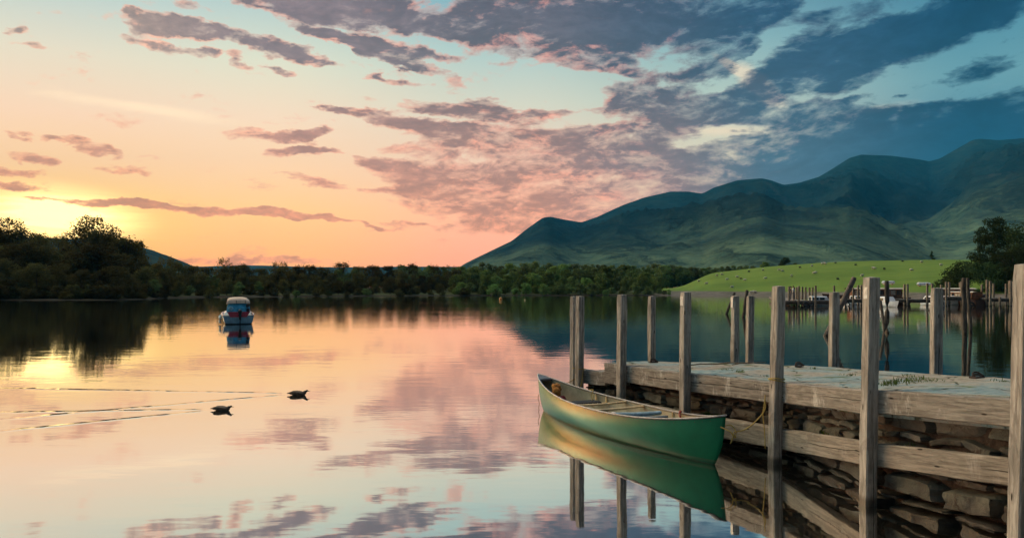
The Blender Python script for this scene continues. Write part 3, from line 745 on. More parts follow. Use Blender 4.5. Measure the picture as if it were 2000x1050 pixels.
def m_stone(q, p):
    oc = q.node('ShaderNodeTexCoord', 3); gp = q.node('ShaderNodeNewGeometry', 0); wx_, wy_, wz_ = q.sep(gp)
    n = q.noise(oc, 2.2, 6, 0.6, 0.3); n2 = q.noise(oc, 14.0, 6, 0.65); n3 = q.noise(oc, 60.0, 4, 0.6); n4 = q.noise(oc, 5.0, 5, 0.65, 0.8)
    rp = q.node('ShaderNodeNewGeometry', 8)      # random per island: each stone its own tone
    c = q.mix(rp, (.062, .055, .046), (.155, .138, .115))
    c = q.mix(q.step(n, 0.35, 0.65) * 0.6, c, (.13, .135, .10))
    c = q.mix(q.step(n2, 0.42, 0.68) * 0.55, c, (.06, .052, .042))
    c = q.mix(q.step(n4, 0.55, 0.66) * 0.85, c, (.035, .020, .015))
    c = q.mix(q.step(n3, 0.66, 0.74) * q.step(n, 0.5, 0.6) * 0.7, c, (.40, .40, .35))
    wet = q.step(wz_ + (n2 - 0.5) * 0.2, 0.34, 0.10)
    c = q.mix(wet * 0.75, c, (.022, .018, .014))
    q.put(p.inputs['Base Color'], c); q.put(p.inputs['Roughness'], q.step(wet, 0, 1, .92, .4, 'LINEAR')); p.inputs['Specular IOR Level'].default_value = .25
    q.put(p.inputs['Normal'], q.bump(n2 * 0.7 + n3 * 0.3 + n4 * .5, 0.03, 0.9))
M_STONE = mat('rubble_stone', m_stone)
M_CORE = mat('dark_mortar', color=(.055, .040, .029), rough=.95, vary=.5, scale=9, bumpd=.03)
def m_deck(q, p):
    oc = q.node('ShaderNodeTexCoord', 3); x, y, z = q.sep(oc)
    n = q.noise(oc, 1.1, 6, 0.6, 0.4); n2 = q.noise(oc, 9.0, 6, 0.65); n3 = q.noise(oc, 70.0, 3, 0.6)
    c = q.mix(q.step(n, 0.40, 0.58), (.33, .295, .235), (.21, .31, .32))
    c = q.mix(q.step(n2, 0.40, 0.7) * 0.55, c, (.47, .44, .37)); c = q.mix(q.step(n2, 0.46, 0.30) * 0.6, c, (.10, .095, .075))
    c = q.mix(q.step(n3, 0.5, 0.75) * 0.4, c, (.13, .12, .10))
    v = q.mapping(oc, (0, 0, 0), (0, 0, R(24)), (1.25, 0.85, 1)); w = q.noise(v, 3.0, 4, 0.6, color=True)
    vv = q.node('ShaderNodeVectorMath', 0, {0: v, 1: q.mix(1.0, (0, 0, 0), w, 'ADD')}, operation='ADD') if False else v
    e = q.voronoi(q.xyz(*[a + (b - 0.5) * 0.28 for a, b in zip(q.sep(v)[:2], q.sep(w)[:2])]), 1.0, 'DISTANCE_TO_EDGE', 0, 0.75)
    jt = q.step(e, 0.020, 0.004) * q.step(q.noise(oc, 4.0, 3, .6), .42, .56)
    c = q.mix(jt * 0.85, c, (.055, .06, .035))
    gm = q.step(e, 0.11, 0.02) * q.step(q.noise(oc, 2.6, 4, 0.6), 0.54, 0.64)
    c = q.mix(gm * 0.85, c, (.085, .125, .035))
    q.put(p.inputs['Base Color'], c); p.inputs['Roughness'].default_value = .95; p.inputs['Specular IOR Level'].default_value = .08
    q.put(p.inputs['Normal'], q.bump(n2 * .5 + n3 * .2 - jt * 1.2, 0.02, 0.9))
M_DECK = mat('worn_slate_paving', m_deck)
M_PLATE = mat('white_painted_plate', color=(.62, .62, .58), rough=.5, vary=.25, scale=30)
M_IRON = mat('rusty_iron', color=(.05, .035, .028), rough=.7, vary=.4, scale=20, bumpd=.003)

# ------------------------------------------------------------------ the stone jetty
random.seed(4)
#        px at water, D, px top, y top
FPOST = [(1131, 14.88, 1133, 578), (1213, 13.85, 1215, 575), (1337, 12.16, 1339, 570), (1513, 10.43, 1521, 558), (1694.5, 8.47, 1702, 541), (1989, 6.77, 2004, 515)]
FP = [Vector((PX(a, D), D, 0)) for a, D, b, c in FPOST] + [Vector((4.72, 4.9, 0)), Vector((4.70, 3.0, 0))]
FT = [Q(b, c, D) for a, D, b, c in FPOST] + [Vector((4.80, 4.9, 2.7)), Vector((4.80, 3.0, 2.72))]
def tang(i):
    a = FP[max(i - 1, 0)]; b = FP[min(i + 1, len(FP) - 1)]; return (b - a).normalized()
def inw(i):
    t = tang(i); return Vector((-t.y, t.x, 0))     # to the right of travel towards the camera = landward side
NIN = [inw(i) for i in range(len(FP))]
ZT = [.79, .985, 1.03, 1.10, 1.26, 1.41, 1.52, 1.62]        # top of the edge beam at every post
ZL = [.30, .345, .405, .475, .68, .87, .99, 1.1]            # top of the lower rail
BH = [.30, .30, .285, .27, .25, .245, .24, .24]
BACK = [(1228, 705, .975), (1273, 705.5, .985), (1434, 708, 1.02), (1629, 717, 1.12), (1829, 731, 1.24), (1980, 738.5, 1.33)]
BK = [Vector((PX(px, (H - z) * F / (y - HY)), (H - z) * F / (y - HY), z)) for px, y, z in BACK] + [Vector((6.55, 6.6, 1.47)), Vector((6.9, 3.0, 1.62))]

jetty = thing('stone_jetty', 'stone jetty with slate top, timber beams and tall square posts beside the green canoe', 'jetty', (0, 0, 0))
def plank(name, a, b, w, h, m, parent, ends=0.0, seed=0, sub=26, wob=0.006):
    """timber from a to b (top centre line), local z along the grain, w thick, h deep"""
    a = Vector(a); b = Vector(b); L = (b - a).length; d = (b - a).normalized()
    side = d.cross(Vector((0, 0, 1))).normalized(); up = side.cross(d).normalized()
    rr = random.Random(seed * 7 + 3); vs = []; per = []
    bev = 0.012
    for (sx, sy) in ((-1, -1), (1, -1), (1, 1), (-1, 1)):
        cx, cy = sx * w / 2, sy * h / 2
        k = [(cx - sx * bev, cy), (cx, cy - sy * bev)]
        per += k if sx * sy > 0 else k[::-1]
    # keep the outline ordered and add mid points on the broad faces
    per = sorted(per, key=lambda p: math.atan2(p[1] / h, p[0] / w)); full = []
    for i, p in enumerate(per):
        n_ = per[(i + 1) % 8]; full.append(p)
        if math.hypot(n_[0] - p[0], n_[1] - p[1]) > 0.05:
            for t in (.25, .5, .75): full.append((p[0] + (n_[0] - p[0]) * t, p[1] + (n_[1] - p[1]) * t))
    rings = []
    for i in range(sub + 1):
        t = i / sub; ring = []
        for (x, y) in full:
            nv = mnoise.noise(Vector((x * 14 + seed * 5, y * 14, t * L * 2.2))) * wob + mnoise.noise(Vector((x * 60, y * 60 + seed, t * L * 9))) * wob * .35
            sc = 1 + nv / max(0.04, min(w, h) / 2) * .8
            e = 0.985 if i in (0, sub) else 1.0
            ring.append(Vector((x * sc * e, y * sc * e, t * L)))
        rings.append(ring)
    mb = MB().loft(rings, True); n = len(full)
    mb.f.append(tuple(range(n))[::-1]); mb.m.append(0); mb.f.append(tuple(sub * n + k for k in range(n))); mb.m.append(0)
    o = mb.build(name, m, parent)
    o.matrix_local = Matrix(((side.x, up.x, d.x, a.x - up.x * h / 2), (side.y, up.y, d.y, a.y - up.y * h / 2), (side.z, up.z, d.z, a.z - up.z * h / 2), (0, 0, 0, 1)))
    me = o.data; me.polygons.foreach_set('use_smooth', [len(p.vertices) == 4 for p in me.polygons])
    me.set_sharp_from_angle(angle=R(35)); return o
def post(base, top, size, rotz, m, parent, seed, name='post', z0=-1.2):
    """square timber standing in the water"""
    base = Vector(base); top = Vector(top); rr = random.Random(seed); hgt = top.z
    rings = []; n = 34; bev = .014; s2 = size / 2; full = []
    cs = [(-s2 + bev, -s2), (-s2 * .5, -s2), (0, -s2), (s2 * .5, -s2), (s2 - bev, -s2), (s2, -s2 + bev), (s2, -s2 * .5), (s2, 0), (s2, s2 * .5), (s2, s2 - bev), (s2 - bev, s2), (s2 * .5, s2), (0, s2), (-s2 * .5, s2), (-s2 + bev, s2), (-s2, s2 - bev), (-s2, s2 * .5), (-s2, 0), (-s2, -s2 * .5), (-s2, -s2 + bev)]
    ch, sh = math.cos(rotz), math.sin(rotz)
    for i in range(n + 1):
        z = z0 + (hgt - z0) * i / n; ring = []
        f = 1.0 - 0.05 * max(0, (i - n * .4) / n) * rr.uniform(.6, 1)
        if i == n: f *= .90
        for x, y in cs:
            nv = mnoise.noise(Vector((x * 12 + seed, y * 12, z * 1.7))) * .007 + mnoise.noise(Vector((x * 50 + seed, y * 50, z * 8))) * .0025
            k = f * (1 + nv / s2)
            zz = z if i < n else z - .006 + mnoise.noise(Vector((x * 30, y * 30, seed))) * .008
            ring.append(Vector((x * k, y * k, zz)))
        rings.append(ring)
    mb = MB().loft(rings, True); q_ = len(cs)
    c = len(mb.v); mb.v.append((0, 0, hgt + .004))
    for k in range(q_): mb.f.append((n * q_ + k, n * q_ + (k + 1) % q_, c)); mb.m.append(0)
    o = mb.build(name, m, parent)
    lean = Vector(((top.x - base.x) / max(.1, hgt), (top.y - base.y) / max(.1, hgt), 1.0))
    zax = lean.normalized(); xax = Vector((ch, sh, 0)); yax = zax.cross(xax).normalized(); xax = yax.cross(zax)
    o.matrix_local = Matrix(((xax.x, yax.x, zax.x, base.x), (xax.y, yax.y, zax.y, base.y), (xax.z, yax.z, zax.z, 0), (0, 0, 0, 1)))
    o.data.polygons.foreach_set('use_smooth', [True] * len(o.data.polygons)); o.data.set_sharp_from_angle(angle=R(35))
    return o
PS = .142
posts = []
for i in range(8):
    t = tang(i)
    posts.append(post(FP[i], FT[i], PS * (1.0 if i else .95), math.atan2(t.y, t.x), M_POST, jetty, 10 + i))
p0b = post((PX(1119.5, 15.25), 15.25, 0), Q(1120.5, 578.5, 15.25), .12, math.atan2(tang(0).y, tang(0).x) + .1, M_POST, jetty, 31)
# posts on the landward side
BPOST = [(1272, 15.3, 1273, 578), (1434.5, 14.35, 1436, 577), (1463, 14.75, 1465.5, 577), (1627, 12.75, 1630, 570), (1826, 10.95, 1830, 562)]
bposts = []
for k, (a, D, b, c) in enumerate(BPOST):
    bposts.append(post((PX(a, D), D, 0), Q(b, c, D), .125 + .008 * (k > 2), -1.1 - .12 * k, M_POST, jetty, 50 + k))
for (b_, D_) in (((6.85, 8.2), 0), ((7.0, 5.6), 0)): bposts.append(post((*b_, 0), (b_[0] + .1, b_[1], 2.6), .135, -1.5, M_POST, jetty, 70 + int(b_[1])))
def plate(par, up_from_top, w, h, side=(-1, 0), off=.003):
    """small painted plate on one face of a post, near its top"""
    top = max(v.co.z for v in par.data.vertices); s2 = .068
    mb = MB()
    if side[0]: mb.box((side[0] * (s2 + off), 0.0, top - up_from_top - h / 2), (.008, w, h))
    else: mb.box((0.0, side[1] * (s2 + off), top - up_from_top - h / 2), (w, .008, h))
    return mb.build('sign_plate', M_PLATE, par, bevel=.002)
plate(posts[2], .07, .07, .15, (0, -1)); plate(bposts[1], .03, .07, .20, (0, -1)); plate(posts[4], .115, .06, .13, (0, -1))
# edge beams and rails
off = PS / 2 + .058
def at_post(i, z, o_=off): return FP[i] + NIN[i] * o_ + Vector((0, 0, z))
d01 = (FP[1] - FP[0])
e0 = at_post(0, ZT[0]); e1 = at_post(1, ZT[1]); split = .56
lo_a = e0 - d01.normalized() * .22; 
cutp = e0 + (e1 - e0) * split
plank('edge_beam', lo_a, Vector((cutp.x, cutp.y, ZT[0] + .035)), .13, .27, M_BEAM, jetty, seed=1)
plank('edge_beam', Vector((cutp.x, cutp.y, .985)), Vector((e1.x, e1.y, ZT[1])), .15, .38, M_BEAM, jetty, seed=2, sub=12)
for i in range(1, 7):
    a = at_post(i, ZT[i]); b = at_post(i + 1, ZT[i + 1] - .006)
    d = (b - a).normalized()
    plank('edge_beam', a + d * .004, b - d * .004, .115, BH[i], M_BEAM, jetty, seed=3 + i)
for i in range(0, 7):
    a = at_post(i, ZL[i], off - .004); b = at_post(i + 1, ZL[i + 1] - .004, off - .004); d = (b - a).normalized()
    plank('rail_beam', a + d * .004, b - d * .004, .12, BH[i] * 1.0, M_RAIL, jetty, seed=20 + i)
# paved deck
def along(pts, t):
    ls = [(pts[i + 1] - pts[i]).length for i in range(len(pts) - 1)]; T = sum(ls) * t
    for i, l in enumerate(ls):
        if T <= l or i == len(ls) - 1: return pts[i].lerp(pts[i + 1], min(1, T / l))
        T -= l
fr = [Vector((cutp.x, cutp.y, .99)) + NIN[0] * .085] + [FP[i] + NIN[i] * (off + .0575) + Vector((0, 0, ZT[i] + .004)) for i in range(1, 8)]
NU, NVV = 120, 14; rows_ = []
for u in range(NU + 1):
    a = along(fr, u / NU); b = along(BK, u / NU); r_ = []
    for v in range(NVV + 1):
        p = a.lerp(b, v / NVV)
        p.z += .012 * mnoise.noise(Vector((p.x * 2.1, p.y * 2.1, 0))) + .006 * mnoise.noise(Vector((p.x * 9, p.y * 9, 3)))
        r_.append(p)
    r_ = [Vector((a.x, a.y, a.z - .3))] + r_ + [Vector((b.x, b.y, -1.2))]
    rows_.append(r_)
dk = MB().loft(rows_, flip=True)
dk.build('deck', M_DECK, jetty, smooth=False)
# far end and core
core = MB()
fw = [FP[i] + NIN[i] * (off + .17) for i in range(len(FP))]; fw[0] = FP[0] + NIN[0] * .22
ztop = [a.z - .05 for a in [fr[0]] + fr[1:]]; ztop[0] = .72
core.loft([[Vector((p.x, p.y, -1.2)), Vector((p.x, p.y, z))] for p, z in zip(fw, ztop)])
LBK = fw[0] + NIN[0] * .80; B0 = BK[0]
MB().add([(e0.x + NIN[0].x * .06, e0.y + NIN[0].y * .06, .765), (cutp.x, cutp.y, .765), (B0.x, B0.y, .765), (LBK.x, LBK.y, .765)], [(0, 1, 2, 3)]).build('low_step', M_DECK, jetty)
core.loft([[Vector((p.x, p.y, -1.2)), Vector((p.x, p.y, .75))] for p in (fw[0], LBK, B0)])
core.loft([[Vector((p.x, p.y, .4)), Vector((p.x, p.y, .96))] for p in (Vector((cutp.x, cutp.y, 0)) + NIN[0] * .06, B0)])
core.build('core_wall', M_CORE, jetty)
# rubble facing: every stone a rounded lump, laid in uneven courses
sm = MB(); rs = random.Random(21)
line = fw; tot = sum((line[i + 1] - line[i]).length for i in range(len(line) - 1))
def wall_pt(s):
    T = s
    for i in range(len(line) - 1):
        l = (line[i + 1] - line[i]).length
        if T <= l or i == len(line) - 2:
            t = min(1, T / l); return line[i].lerp(line[i + 1], t), (line[i + 1] - line[i]).normalized(), ztop[i] + (ztop[i + 1] - ztop[i]) * t
        T -= l
levels = [-.34, -.12, .07, .13, .33, .40, .60, .68, .88, 1.0]   # measured on a wall whose top is 1.0; scaled to the slope
def stone(s0, s1, v0, v1, out, jag):
    nu, nv = 10, 7; grid = []; rs_a = rs.uniform(.02, .14); rs_b = rs.uniform(.03, .22); rs_c = rs.uniform(-.35, .35); tl = rs.uniform(-.035, .035)
    for j in range(nv + 1):
        rowp = []
        for i in range(nu + 1):
            u = -1 + 2 * i / nu; v = -1 + 2 * j / nv
            su = (s0 + s1) / 2 + (s1 - s0) / 2 * u * (1 - rs_a * abs(v + rs_c) ** 3); vv = (v0 + v1) / 2 + (v1 - v0) / 2 * v * (1 - rs_b * abs(u) ** 2.5)
            su += jag * .07 * mnoise.noise(Vector((s0 * 7 + v * 1.3, v0 * 9, u * 1.1))); 
            base, d, zt = wall_pt(max(0, min(tot, su)))
            sc = (zt + .0) / 1.0
            z = vv * sc + tl * u + .022 * mnoise.noise(Vector((s0 * 5, su * 5.0, v0 * 3)))
            bul = (1 - abs(u) ** 9) * (1 - abs(v) ** 7)
            o_ = out * (.55 + .45 * bul ** .6) + tl * v * .8 + rs_c * .05 * u + .038 * mnoise.noise(Vector((su * 8, z * 8, s0))) + .016 * mnoise.noise(Vector((su * 30, z * 30, s0)))
            if i in (0, nu) or j in (0, nv): o_ = -.012
            nrm = Vector((d.y, -d.x, 0))
            pt = base + nrm * o_; rowp.append(Vector((pt.x, pt.y, z)))
        grid.append(rowp)
    sm.loft(grid)
for k in range(len(levels) - 1):
    s = -rs.uniform(0, .3)
    while s < tot:
        wdt = rs.uniform(.22, .72) * (1.5 if k < 4 else 1.0) * (.7 if (levels[k + 1] - levels[k]) < .12 else 1)
        s1 = min(tot, s + wdt)
        base_out = .055 + rs.uniform(0, .05)
        near = min(1, max(0, (s - tot * .38) / (tot * .2)))
        if k < 4: base_out += near * (.13 - .02 * k) + rs.uniform(0, .025)
        if s1 - max(s, 0) > .07 :
            g_ = .006
            stone(max(0, s) + g_, s1 - g_, levels[k] + g_ * .8 + rs.uniform(0, .02), levels[k + 1] - g_ * .8, base_out, 1.0)
        s = s1
o = sm.build('stone_facing', M_STONE, jetty, smooth=True); o.data.set_sharp_from_angle(angle=R(32))
# iron rings on the paving
for (px, y, rz_) in ((1276, 708, .2), (1560, 716, 1.0), (1908, 738.5, .4)):
    z = .99 if px < 1300 else (1.10 if px < 1700 else 1.30); D = (H - z) * F / (y - HY)
    mb = MB(); c = Vector((PX(px, D), D, z + .0))
    mb.box((c.x, c.y, c.z + .012), (.16, .09, .02), Matrix.Rotation(rz_, 3, 'Z'))
    mb.tube([c + Vector((math.cos(a) * .05, math.sin(a) * .05 * .5, .045 + .03 * math.sin(a))) for a in [k * math.pi / 6 for k in range(13)]], .011, 6, caps=False)
    mb.tube([c + Vector((-.06, 0, .02)), c + Vector((-.02, 0, .05)), c + Vector((.05, 0, .045)), c + Vector((.09, .01, .02))], .014, 6)
    mb.build('mooring_ring', M_IRON, jetty)
# weeds in the joints
M_WEED = mat('weeds', m_leaf((.07, .12, .03), (.13, .19, .05), .3))
wd = MB(); rw = random.Random(3)
def tuft(c, n, h, spread):
    for _ in range(n):
        b = Vector(c) + Vector((rw.gauss(0, spread), rw.gauss(0, spread), 0)); a = rw.random() * 6.28; hh = h * rw.uniform(.4, 1.1); w_ = .004
        t = Vector((math.cos(a), math.sin(a), 0)); s_ = Vector((-t.y, t.x, 0)) * w_
        m_ = b + t * hh * .3 + Vector((0, 0, hh * .7)); e_ = b + t * hh * .8 + Vector((0, 0, hh * .85))
        wd.add([b - s_, b + s_, m_ + s_ * .8, m_ - s_ * .8, e_], [(0, 1, 2, 3), (3, 2, 4)])
def deckpt(px, y, z): D = (H - z) * F / (y - HY); return Vector((PX(px, D), D, z))
for px, y, z, n, h, sp in ((1740, 749, 1.27, 60, .07, .06), (1762, 746, 1.27, 50, .06, .07), (1785, 744, 1.27, 50, .05, .08), (1730, 752, 1.28, 40, .05, .05), (1800, 741, 1.27, 40, .05, .07), (1420, 722, 1.06, 30, .04, .05), (1445, 726, 1.08, 30, .04, .04), (1590, 720, 1.12, 20, .04, .04), (1660, 733, 1.18, 20, .04, .04), (1820, 744, 1.3, 20, .04, .06), (1775, 735, 1.25, 20, .05, .06), (1700, 742, 1.22, 30, .04, .05), (1500, 735, 1.09, 20, .03, .05), (1960, 745, 1.36, 20, .04, .06)):
    tuft(deckpt(px, y, z), n, h, sp)
for t_, zz, n in ((2.15, .42, 90), (2.3, .43, 60), (3.45, .52, 30), (4.2, .72, 14)):
    i = int(t_); f_ = t_ - i; b = (FP[i].lerp(FP[i + 1], f_)) + NIN[i] * (off + .08); tuft(Vector((b.x, b.y, ZL[i] + (ZL[i + 1] - ZL[i]) * f_ - .01)), n, .06, .035)
tag(wd.build('weeds', M_WEED), kind='stuff')
# driftwood sticks on the paving
M_TWIG = mat('grey_stick', color=(.17, .14, .10), rough=.9, vary=.3, scale=30)
for a, b, l in (((1392, 711.5), (1496, 709.0), 'long bent grey stick lying across the far side of the slate deck'), ((1430, 713), (1478, 709.5), 'short grey stick lying against the long bent one on the deck'), ((1345, 714), (1425, 711.5), 'thin grey stick near the left end of the slate deck')):
    pa, pb = deckpt(a[0], a[1], 1.045), deckpt(b[0], b[1], 1.055); pa.z += .01; pb.z += .02
    tag(MB().tube([pa, pa.lerp(pb, .3) + Vector((0, .02, .012)), pa.lerp(pb, .65) + Vector((0, -.03, .0)), pb], [.010, .012, .010, .005], 6).build('stick', M_TWIG, smooth=True), l, 'stick')

# ------------------------------------------------------------------ ropes
def m_rope(c):
    def f(q, p):
        oc = q.node('ShaderNodeTexCoord', 3); n = q.noise(oc, 60, 3, .6)
        q.put(p.inputs['Base Color'], q.mix(n, tuple(v * .65 for v in c), c)); p.inputs['Roughness'].default_value = .8
        q.put(p.inputs['Normal'], q.bump(q.noise(oc, 160, 2, .5), .004))
    return f
M_YEL = mat('yellow_rope', m_rope((.52, .38, .10))); M_RED = mat('red_cord', m_rope((.34, .035, .03))); M_OCH = mat('ochre_rope', m_rope((.42, .27, .10)))
def smooth_path(pts, n=8):
    pts = [Vector(p) for p in pts]; out = []
    P = [pts[0]] + pts + [pts[-1]]
    for i in range(1, len(P) - 2):
        for k in range(n):
            t = k / n; a, b, c, d = P[i - 1], P[i], P[i + 1], P[i + 2]
            out.append(0.5 * ((2 * b) + (-a + c) * t + (2 * a - 5 * b + 4 * c - d) * t * t + (-a + 3 * b - 3 * c + d) * t ** 3))
    out.append(pts[-1]); return out
def rope(mb, pts, r=.007, n=8): mb.tube(smooth_path(pts, n), r, 6); return mb
# ------------------------------------------------------------------ the green canoe
def m_hull(q, p):
    oc = q.node('ShaderNodeTexCoord', 3); x, y, z = q.sep(oc)
    n = q.noise(oc, 2.2, 6, .6, .3); n2 = q.noise(q.xyz(x * 6, y * 6, z * 60), 1.0, 5, .65); n3 = q.noise(oc, 45, 4, .6)
    c = q.mix(q.step(n, .3, .7), (.001, .120, .055), (.002, .165, .078))
    c = q.mix(q.step(n2, .62, .80) * .16, c, (.06, .20, .12))
    c = q.mix(q.step(n3, .68, .76) * .30, c, (.12, .12, .07))
    c = q.mix(q.step(z + (n - .5) * .03, .075, .055) * q.step(z, .02, .045) * .35, c, (.12, .11, .07))
    scuff = q.step(z + (n2 - .5) * .06, .045, .0)
    c = q.mix(scuff * .6, c, (.045, .04, .025))
    q.put(p.inputs['Base Color'], c); q.put(p.inputs['Roughness'], q.step(n3, .2, .8, .30, .46, 'LINEAR'))
    p.inputs['Specular IOR Level'].default_value = .18; p.inputs['Coat Weight'].default_value = .36; p.inputs['Coat Roughness'].default_value = .22; p.inputs['Coat IOR'].default_value = 1.5
    q.put(p.inputs['Normal'], q.bump(n * .5 + n3 * .05, .02, .5))
M_HULL = mat('green_gelcoat', m_hull)
M_INNER = mat('pale_canoe_interior', color=(.42, .38, .27), rough=.75, vary=.22, scale=5, bumpd=.002)
M_GUN = mat('dark_gunwale', color=(.075, .07, .07), rough=.42, vary=.35, scale=9)
M_GUNL = mat('worn_gunwale_edge', color=(.42, .40, .38), rough=.4, vary=.4, scale=14)
M_ASH = mat('ash_timber', color=(.62, .46, .24), rough=.5, vary=.25, scale=8)
M_WEB = mat('black_webbing', color=(.02, .022, .028), rough=.8)
M_WEBW = mat('pale_webbing', color=(.35, .35, .35), rough=.8)
s_end = Vector((2.793, 10.272, 0)); b_end = Vector((.560, 15.036, 0))
LC = (b_end - s_end).length / 2 + .03; cmid = (s_end + b_end) / 2; head = math.atan2((b_end - s_end).y, (b_end - s_end).x)
canoe = thing('canoe', 'green open canoe with pale interior moored against the stone jetty', 'canoe', tuple(cmid), head)
def c_half(t, hh):     # half length at a height fraction (rounded stems)
    e = LC + .07 * hh ** 1.2 - .20 * (1 - hh) ** 3.0
    return e
def c_beam(t): return .535 * max(0.0, 1 - abs(t) ** 1.90) ** .82
def c_sheer(t): return .434 + (.244 if t > 0 else .254) * abs(t) ** 2.5
def c_keel(t): return -.11 + .05 * abs(t) ** 4
def c_pt(t, th, off=0.0):
    """th 0 keel .. 1 gunwale"""
    a = th * math.pi / 2
    hh = (1 - math.cos(a)) ** .92
    b = max(0.0, c_beam(t) - off) if off else c_beam(t)
    y = b * math.sin(a) ** .56 * (1 - .04 * th ** 6)
    z = c_keel(t) + off + (c_sheer(t) - c_keel(t) - off) * hh
    x = t * (c_half(t, hh) - off * 1.2)
    return Vector((x, y, z))
NTc, NTH = 72, 14
tv = [math.sin(-math.pi / 2 + math.pi * i / NTc) * .5 + (-1 + 2 * i / NTc) * .5 for i in range(NTc + 1)]
def shell(off):
    rings = []
    for t in tv:
        r = [c_pt(t, k / NTH, off) for k in range(NTH, -1, -1)]
        r = r + [Vector((p.x, -p.y, p.z)) for p in r[-2::-1]]
        rings.append(r)
    return rings
MB().loft(shell(0)).build('hull', M_HULL, canoe, smooth=True, merge=.0015)
MB().loft(shell(.014), flip=True).build('inner_lining', M_INNER, canoe, smooth=True, merge=.0015)
for sgn, nm in ((1, 'gunwale'), (-1, 'gunwale')):
    pts = [c_pt(t, 1.0) for t in tv[::2]]; pts = [Vector((p.x, (p.y - .004) * sgn, p.z + .004)) for p in pts]
    gm = MB().tube(pts, .017, 8, squash=.8)
    g_o = gm.build(nm, M_GUN, canoe, smooth=True)
    MB().tube([p + Vector((0, sgn * .012, .008)) for p in pts], .0115, 6).build('edge_trim', M_GUNL, g_o, smooth=True)
def deck_plate(sgn, depth):
    vs = []; rings = []
    for i in range(9):
        t = sgn * (1 - depth * i / 8); p = c_pt(t, 1.0); z = p.z + .006
        rings.append([Vector((p.x, p.y * k, z + .018 * (1 - k * k) * min(1, i / 2) - (.02 * (1 - k * k) if i == 8 else 0))) for k in (1, .5, 0, -.5, -1)])
    rings.append([Vector((q_.x, q_.y * .98, q_.z - .03)) for q_ in rings[-1]])
    return MB().loft(rings, flip=sgn < 0).build('end_deck', M_GUN, canoe, smooth=True)
deck_plate(1, .125); deck_plate(-1, .11)
def thwart(x, drop=.012, w=.080, name='thwart', m=M_ASH):
    t = x / LC; p = c_pt(t, 1.0); z = p.z - drop; b = p.y - .012
    pts = [Vector((x, b * k, z - .012 * (1 - k * k))) for k in (-1, -.6, -.25, 0, .25, .6, 1)]
    rings = []
    for k, p_ in zip((-1, -.6, -.25, 0, .25, .6, 1), pts):
        ww = w * (.38 + .16 * abs(k)); rings.append([p_ + Vector((ww * math.cos(a), 0, .018 * math.sin(a))) for a in [j * math.pi / 5 for j in range(10)]])
    mb = MB().loft(rings, True); return mb.build(name, m, canoe, smooth=True)
thwart(.40); thwart(-.12, .012, .085)
def seat(x0, x1, drop):
    s = bpy.data.objects.new('seat', None); 
    zs = min(c_sheer(x0 / LC), c_sheer(x1 / LC)) - drop
    fr_ = MB()
    for x in (x0, x1):
        b = c_pt(x / LC, .93).y - .01
        fr_.box((x, 0, zs), (.038, 2 * b, .022))
    b = min(c_pt(x0 / LC, .9).y, c_pt(x1 / LC, .9).y) * .78
    for sg in (-1, 1): fr_.box(((x0 + x1) / 2, sg * b, zs + .002), (abs(x1 - x0) - .04, .036, .022))
    fo = fr_.build('seat', M_ASH, canoe, bevel=.004)
    wb = MB(); n = 7
    for k in range(n):
        y = -b + 2 * b * (k + .5) / n; wb.box(((x0 + x1) / 2, y, zs + .017), (abs(x1 - x0) + .03, 2 * b / n * .82, .006))
        wb.box((x0 - .021 * (1 if x0 < x1 else -1), y, zs - .002), (.006, 2 * b / n * .82, .040))
    for k in range(5):
        x = x0 + (x1 - x0) * (k + .5) / 5; wb.box((x, 0, zs + .024), (abs(x1 - x0) / 5 * .8, 2 * b, .006))
    wb.build('seat_webbing', M_WEB, fo)
    for k in range(n):
        pass
    st = MB()
    for k in range(n - 1):
        y = -b + 2 * b * (k + 1) / n; st.box((x0 - .024 * (1 if x0 < x1 else -1), y, zs), (.005, .014, .030))
    st.build('seat_lacing', M_WEBW, fo)
    for x in (x0, x1):
        for sg in (-1, 1):
            bb = c_pt(x / LC, .95).y - .03; MB().box((x, sg * bb, zs + drop / 2), (.024, .012, drop + .01)).build('seat_hanger', M_ASH, fo)
    return fo
seat(.92, 1.20, .11); seat(-1.30, -1.02, .12)
# rivets along the near gunwale
rv = MB()
for i in range(46):
    t = -.93 + 1.86 * i / 45
    for sg in (1,):
        p = c_pt(t, .955); rv.ball((p.x, (p.y + .001) * sg, p.z), .006, 6, 4)
rv.build('gunwale_rivets', M_IRON, canoe)

def cloc(x, y, z):     # canoe frame to world
    return canoe_m @ Vector((x, y, z))
canoe_m = Matrix.Translation(cmid) @ Matrix.Rotation(head, 4, 'Z')
# things lying in the canoe
M_FOAM = mat('blue_grey_cover', color=(.24, .38, .46), rough=.75, vary=.35, scale=12, bumpd=.006)
M_FOAMW = mat('white_foam_end', color=(.75, .72, .66), rough=.8)
mb = MB()
pts = [cloc(-.58, .34, .415), cloc(-.63, .17, .405), cloc(-.68, 0, .405), cloc(-.74, -.18, .41), cloc(-.80, -.37, .425)]
mb.tube(smooth_path(pts, 5), [.050] * 3 + [.062] * 14 + [.055] * 3 + [.03], 12, squash=.6)
fo = mb.build('rolled_cover', M_FOAM, smooth=True); tag(fo, 'rolled blue-grey cover with a white end lying across the nearer half of the canoe', 'rolled cover')
MB().ball(cloc(-.575, .37, .418), (.055, .055, .036)).build('foam_end', M_FOAMW, fo, smooth=True)
o = MB(); pts = [cloc(-.72, .30, .37), cloc(-.80, .05, .37), cloc(-.88, -.18, .37), cloc(-.95, -.38, .38)]
o.tube(smooth_path(pts, 5), .026, 8); tag(o.build('canoe_pole', mat('slate_blue_pole', color=(.14, .2, .24), rough=.5), smooth=True), 'dark blue pole lying under the rolled cover in the canoe', 'pole')
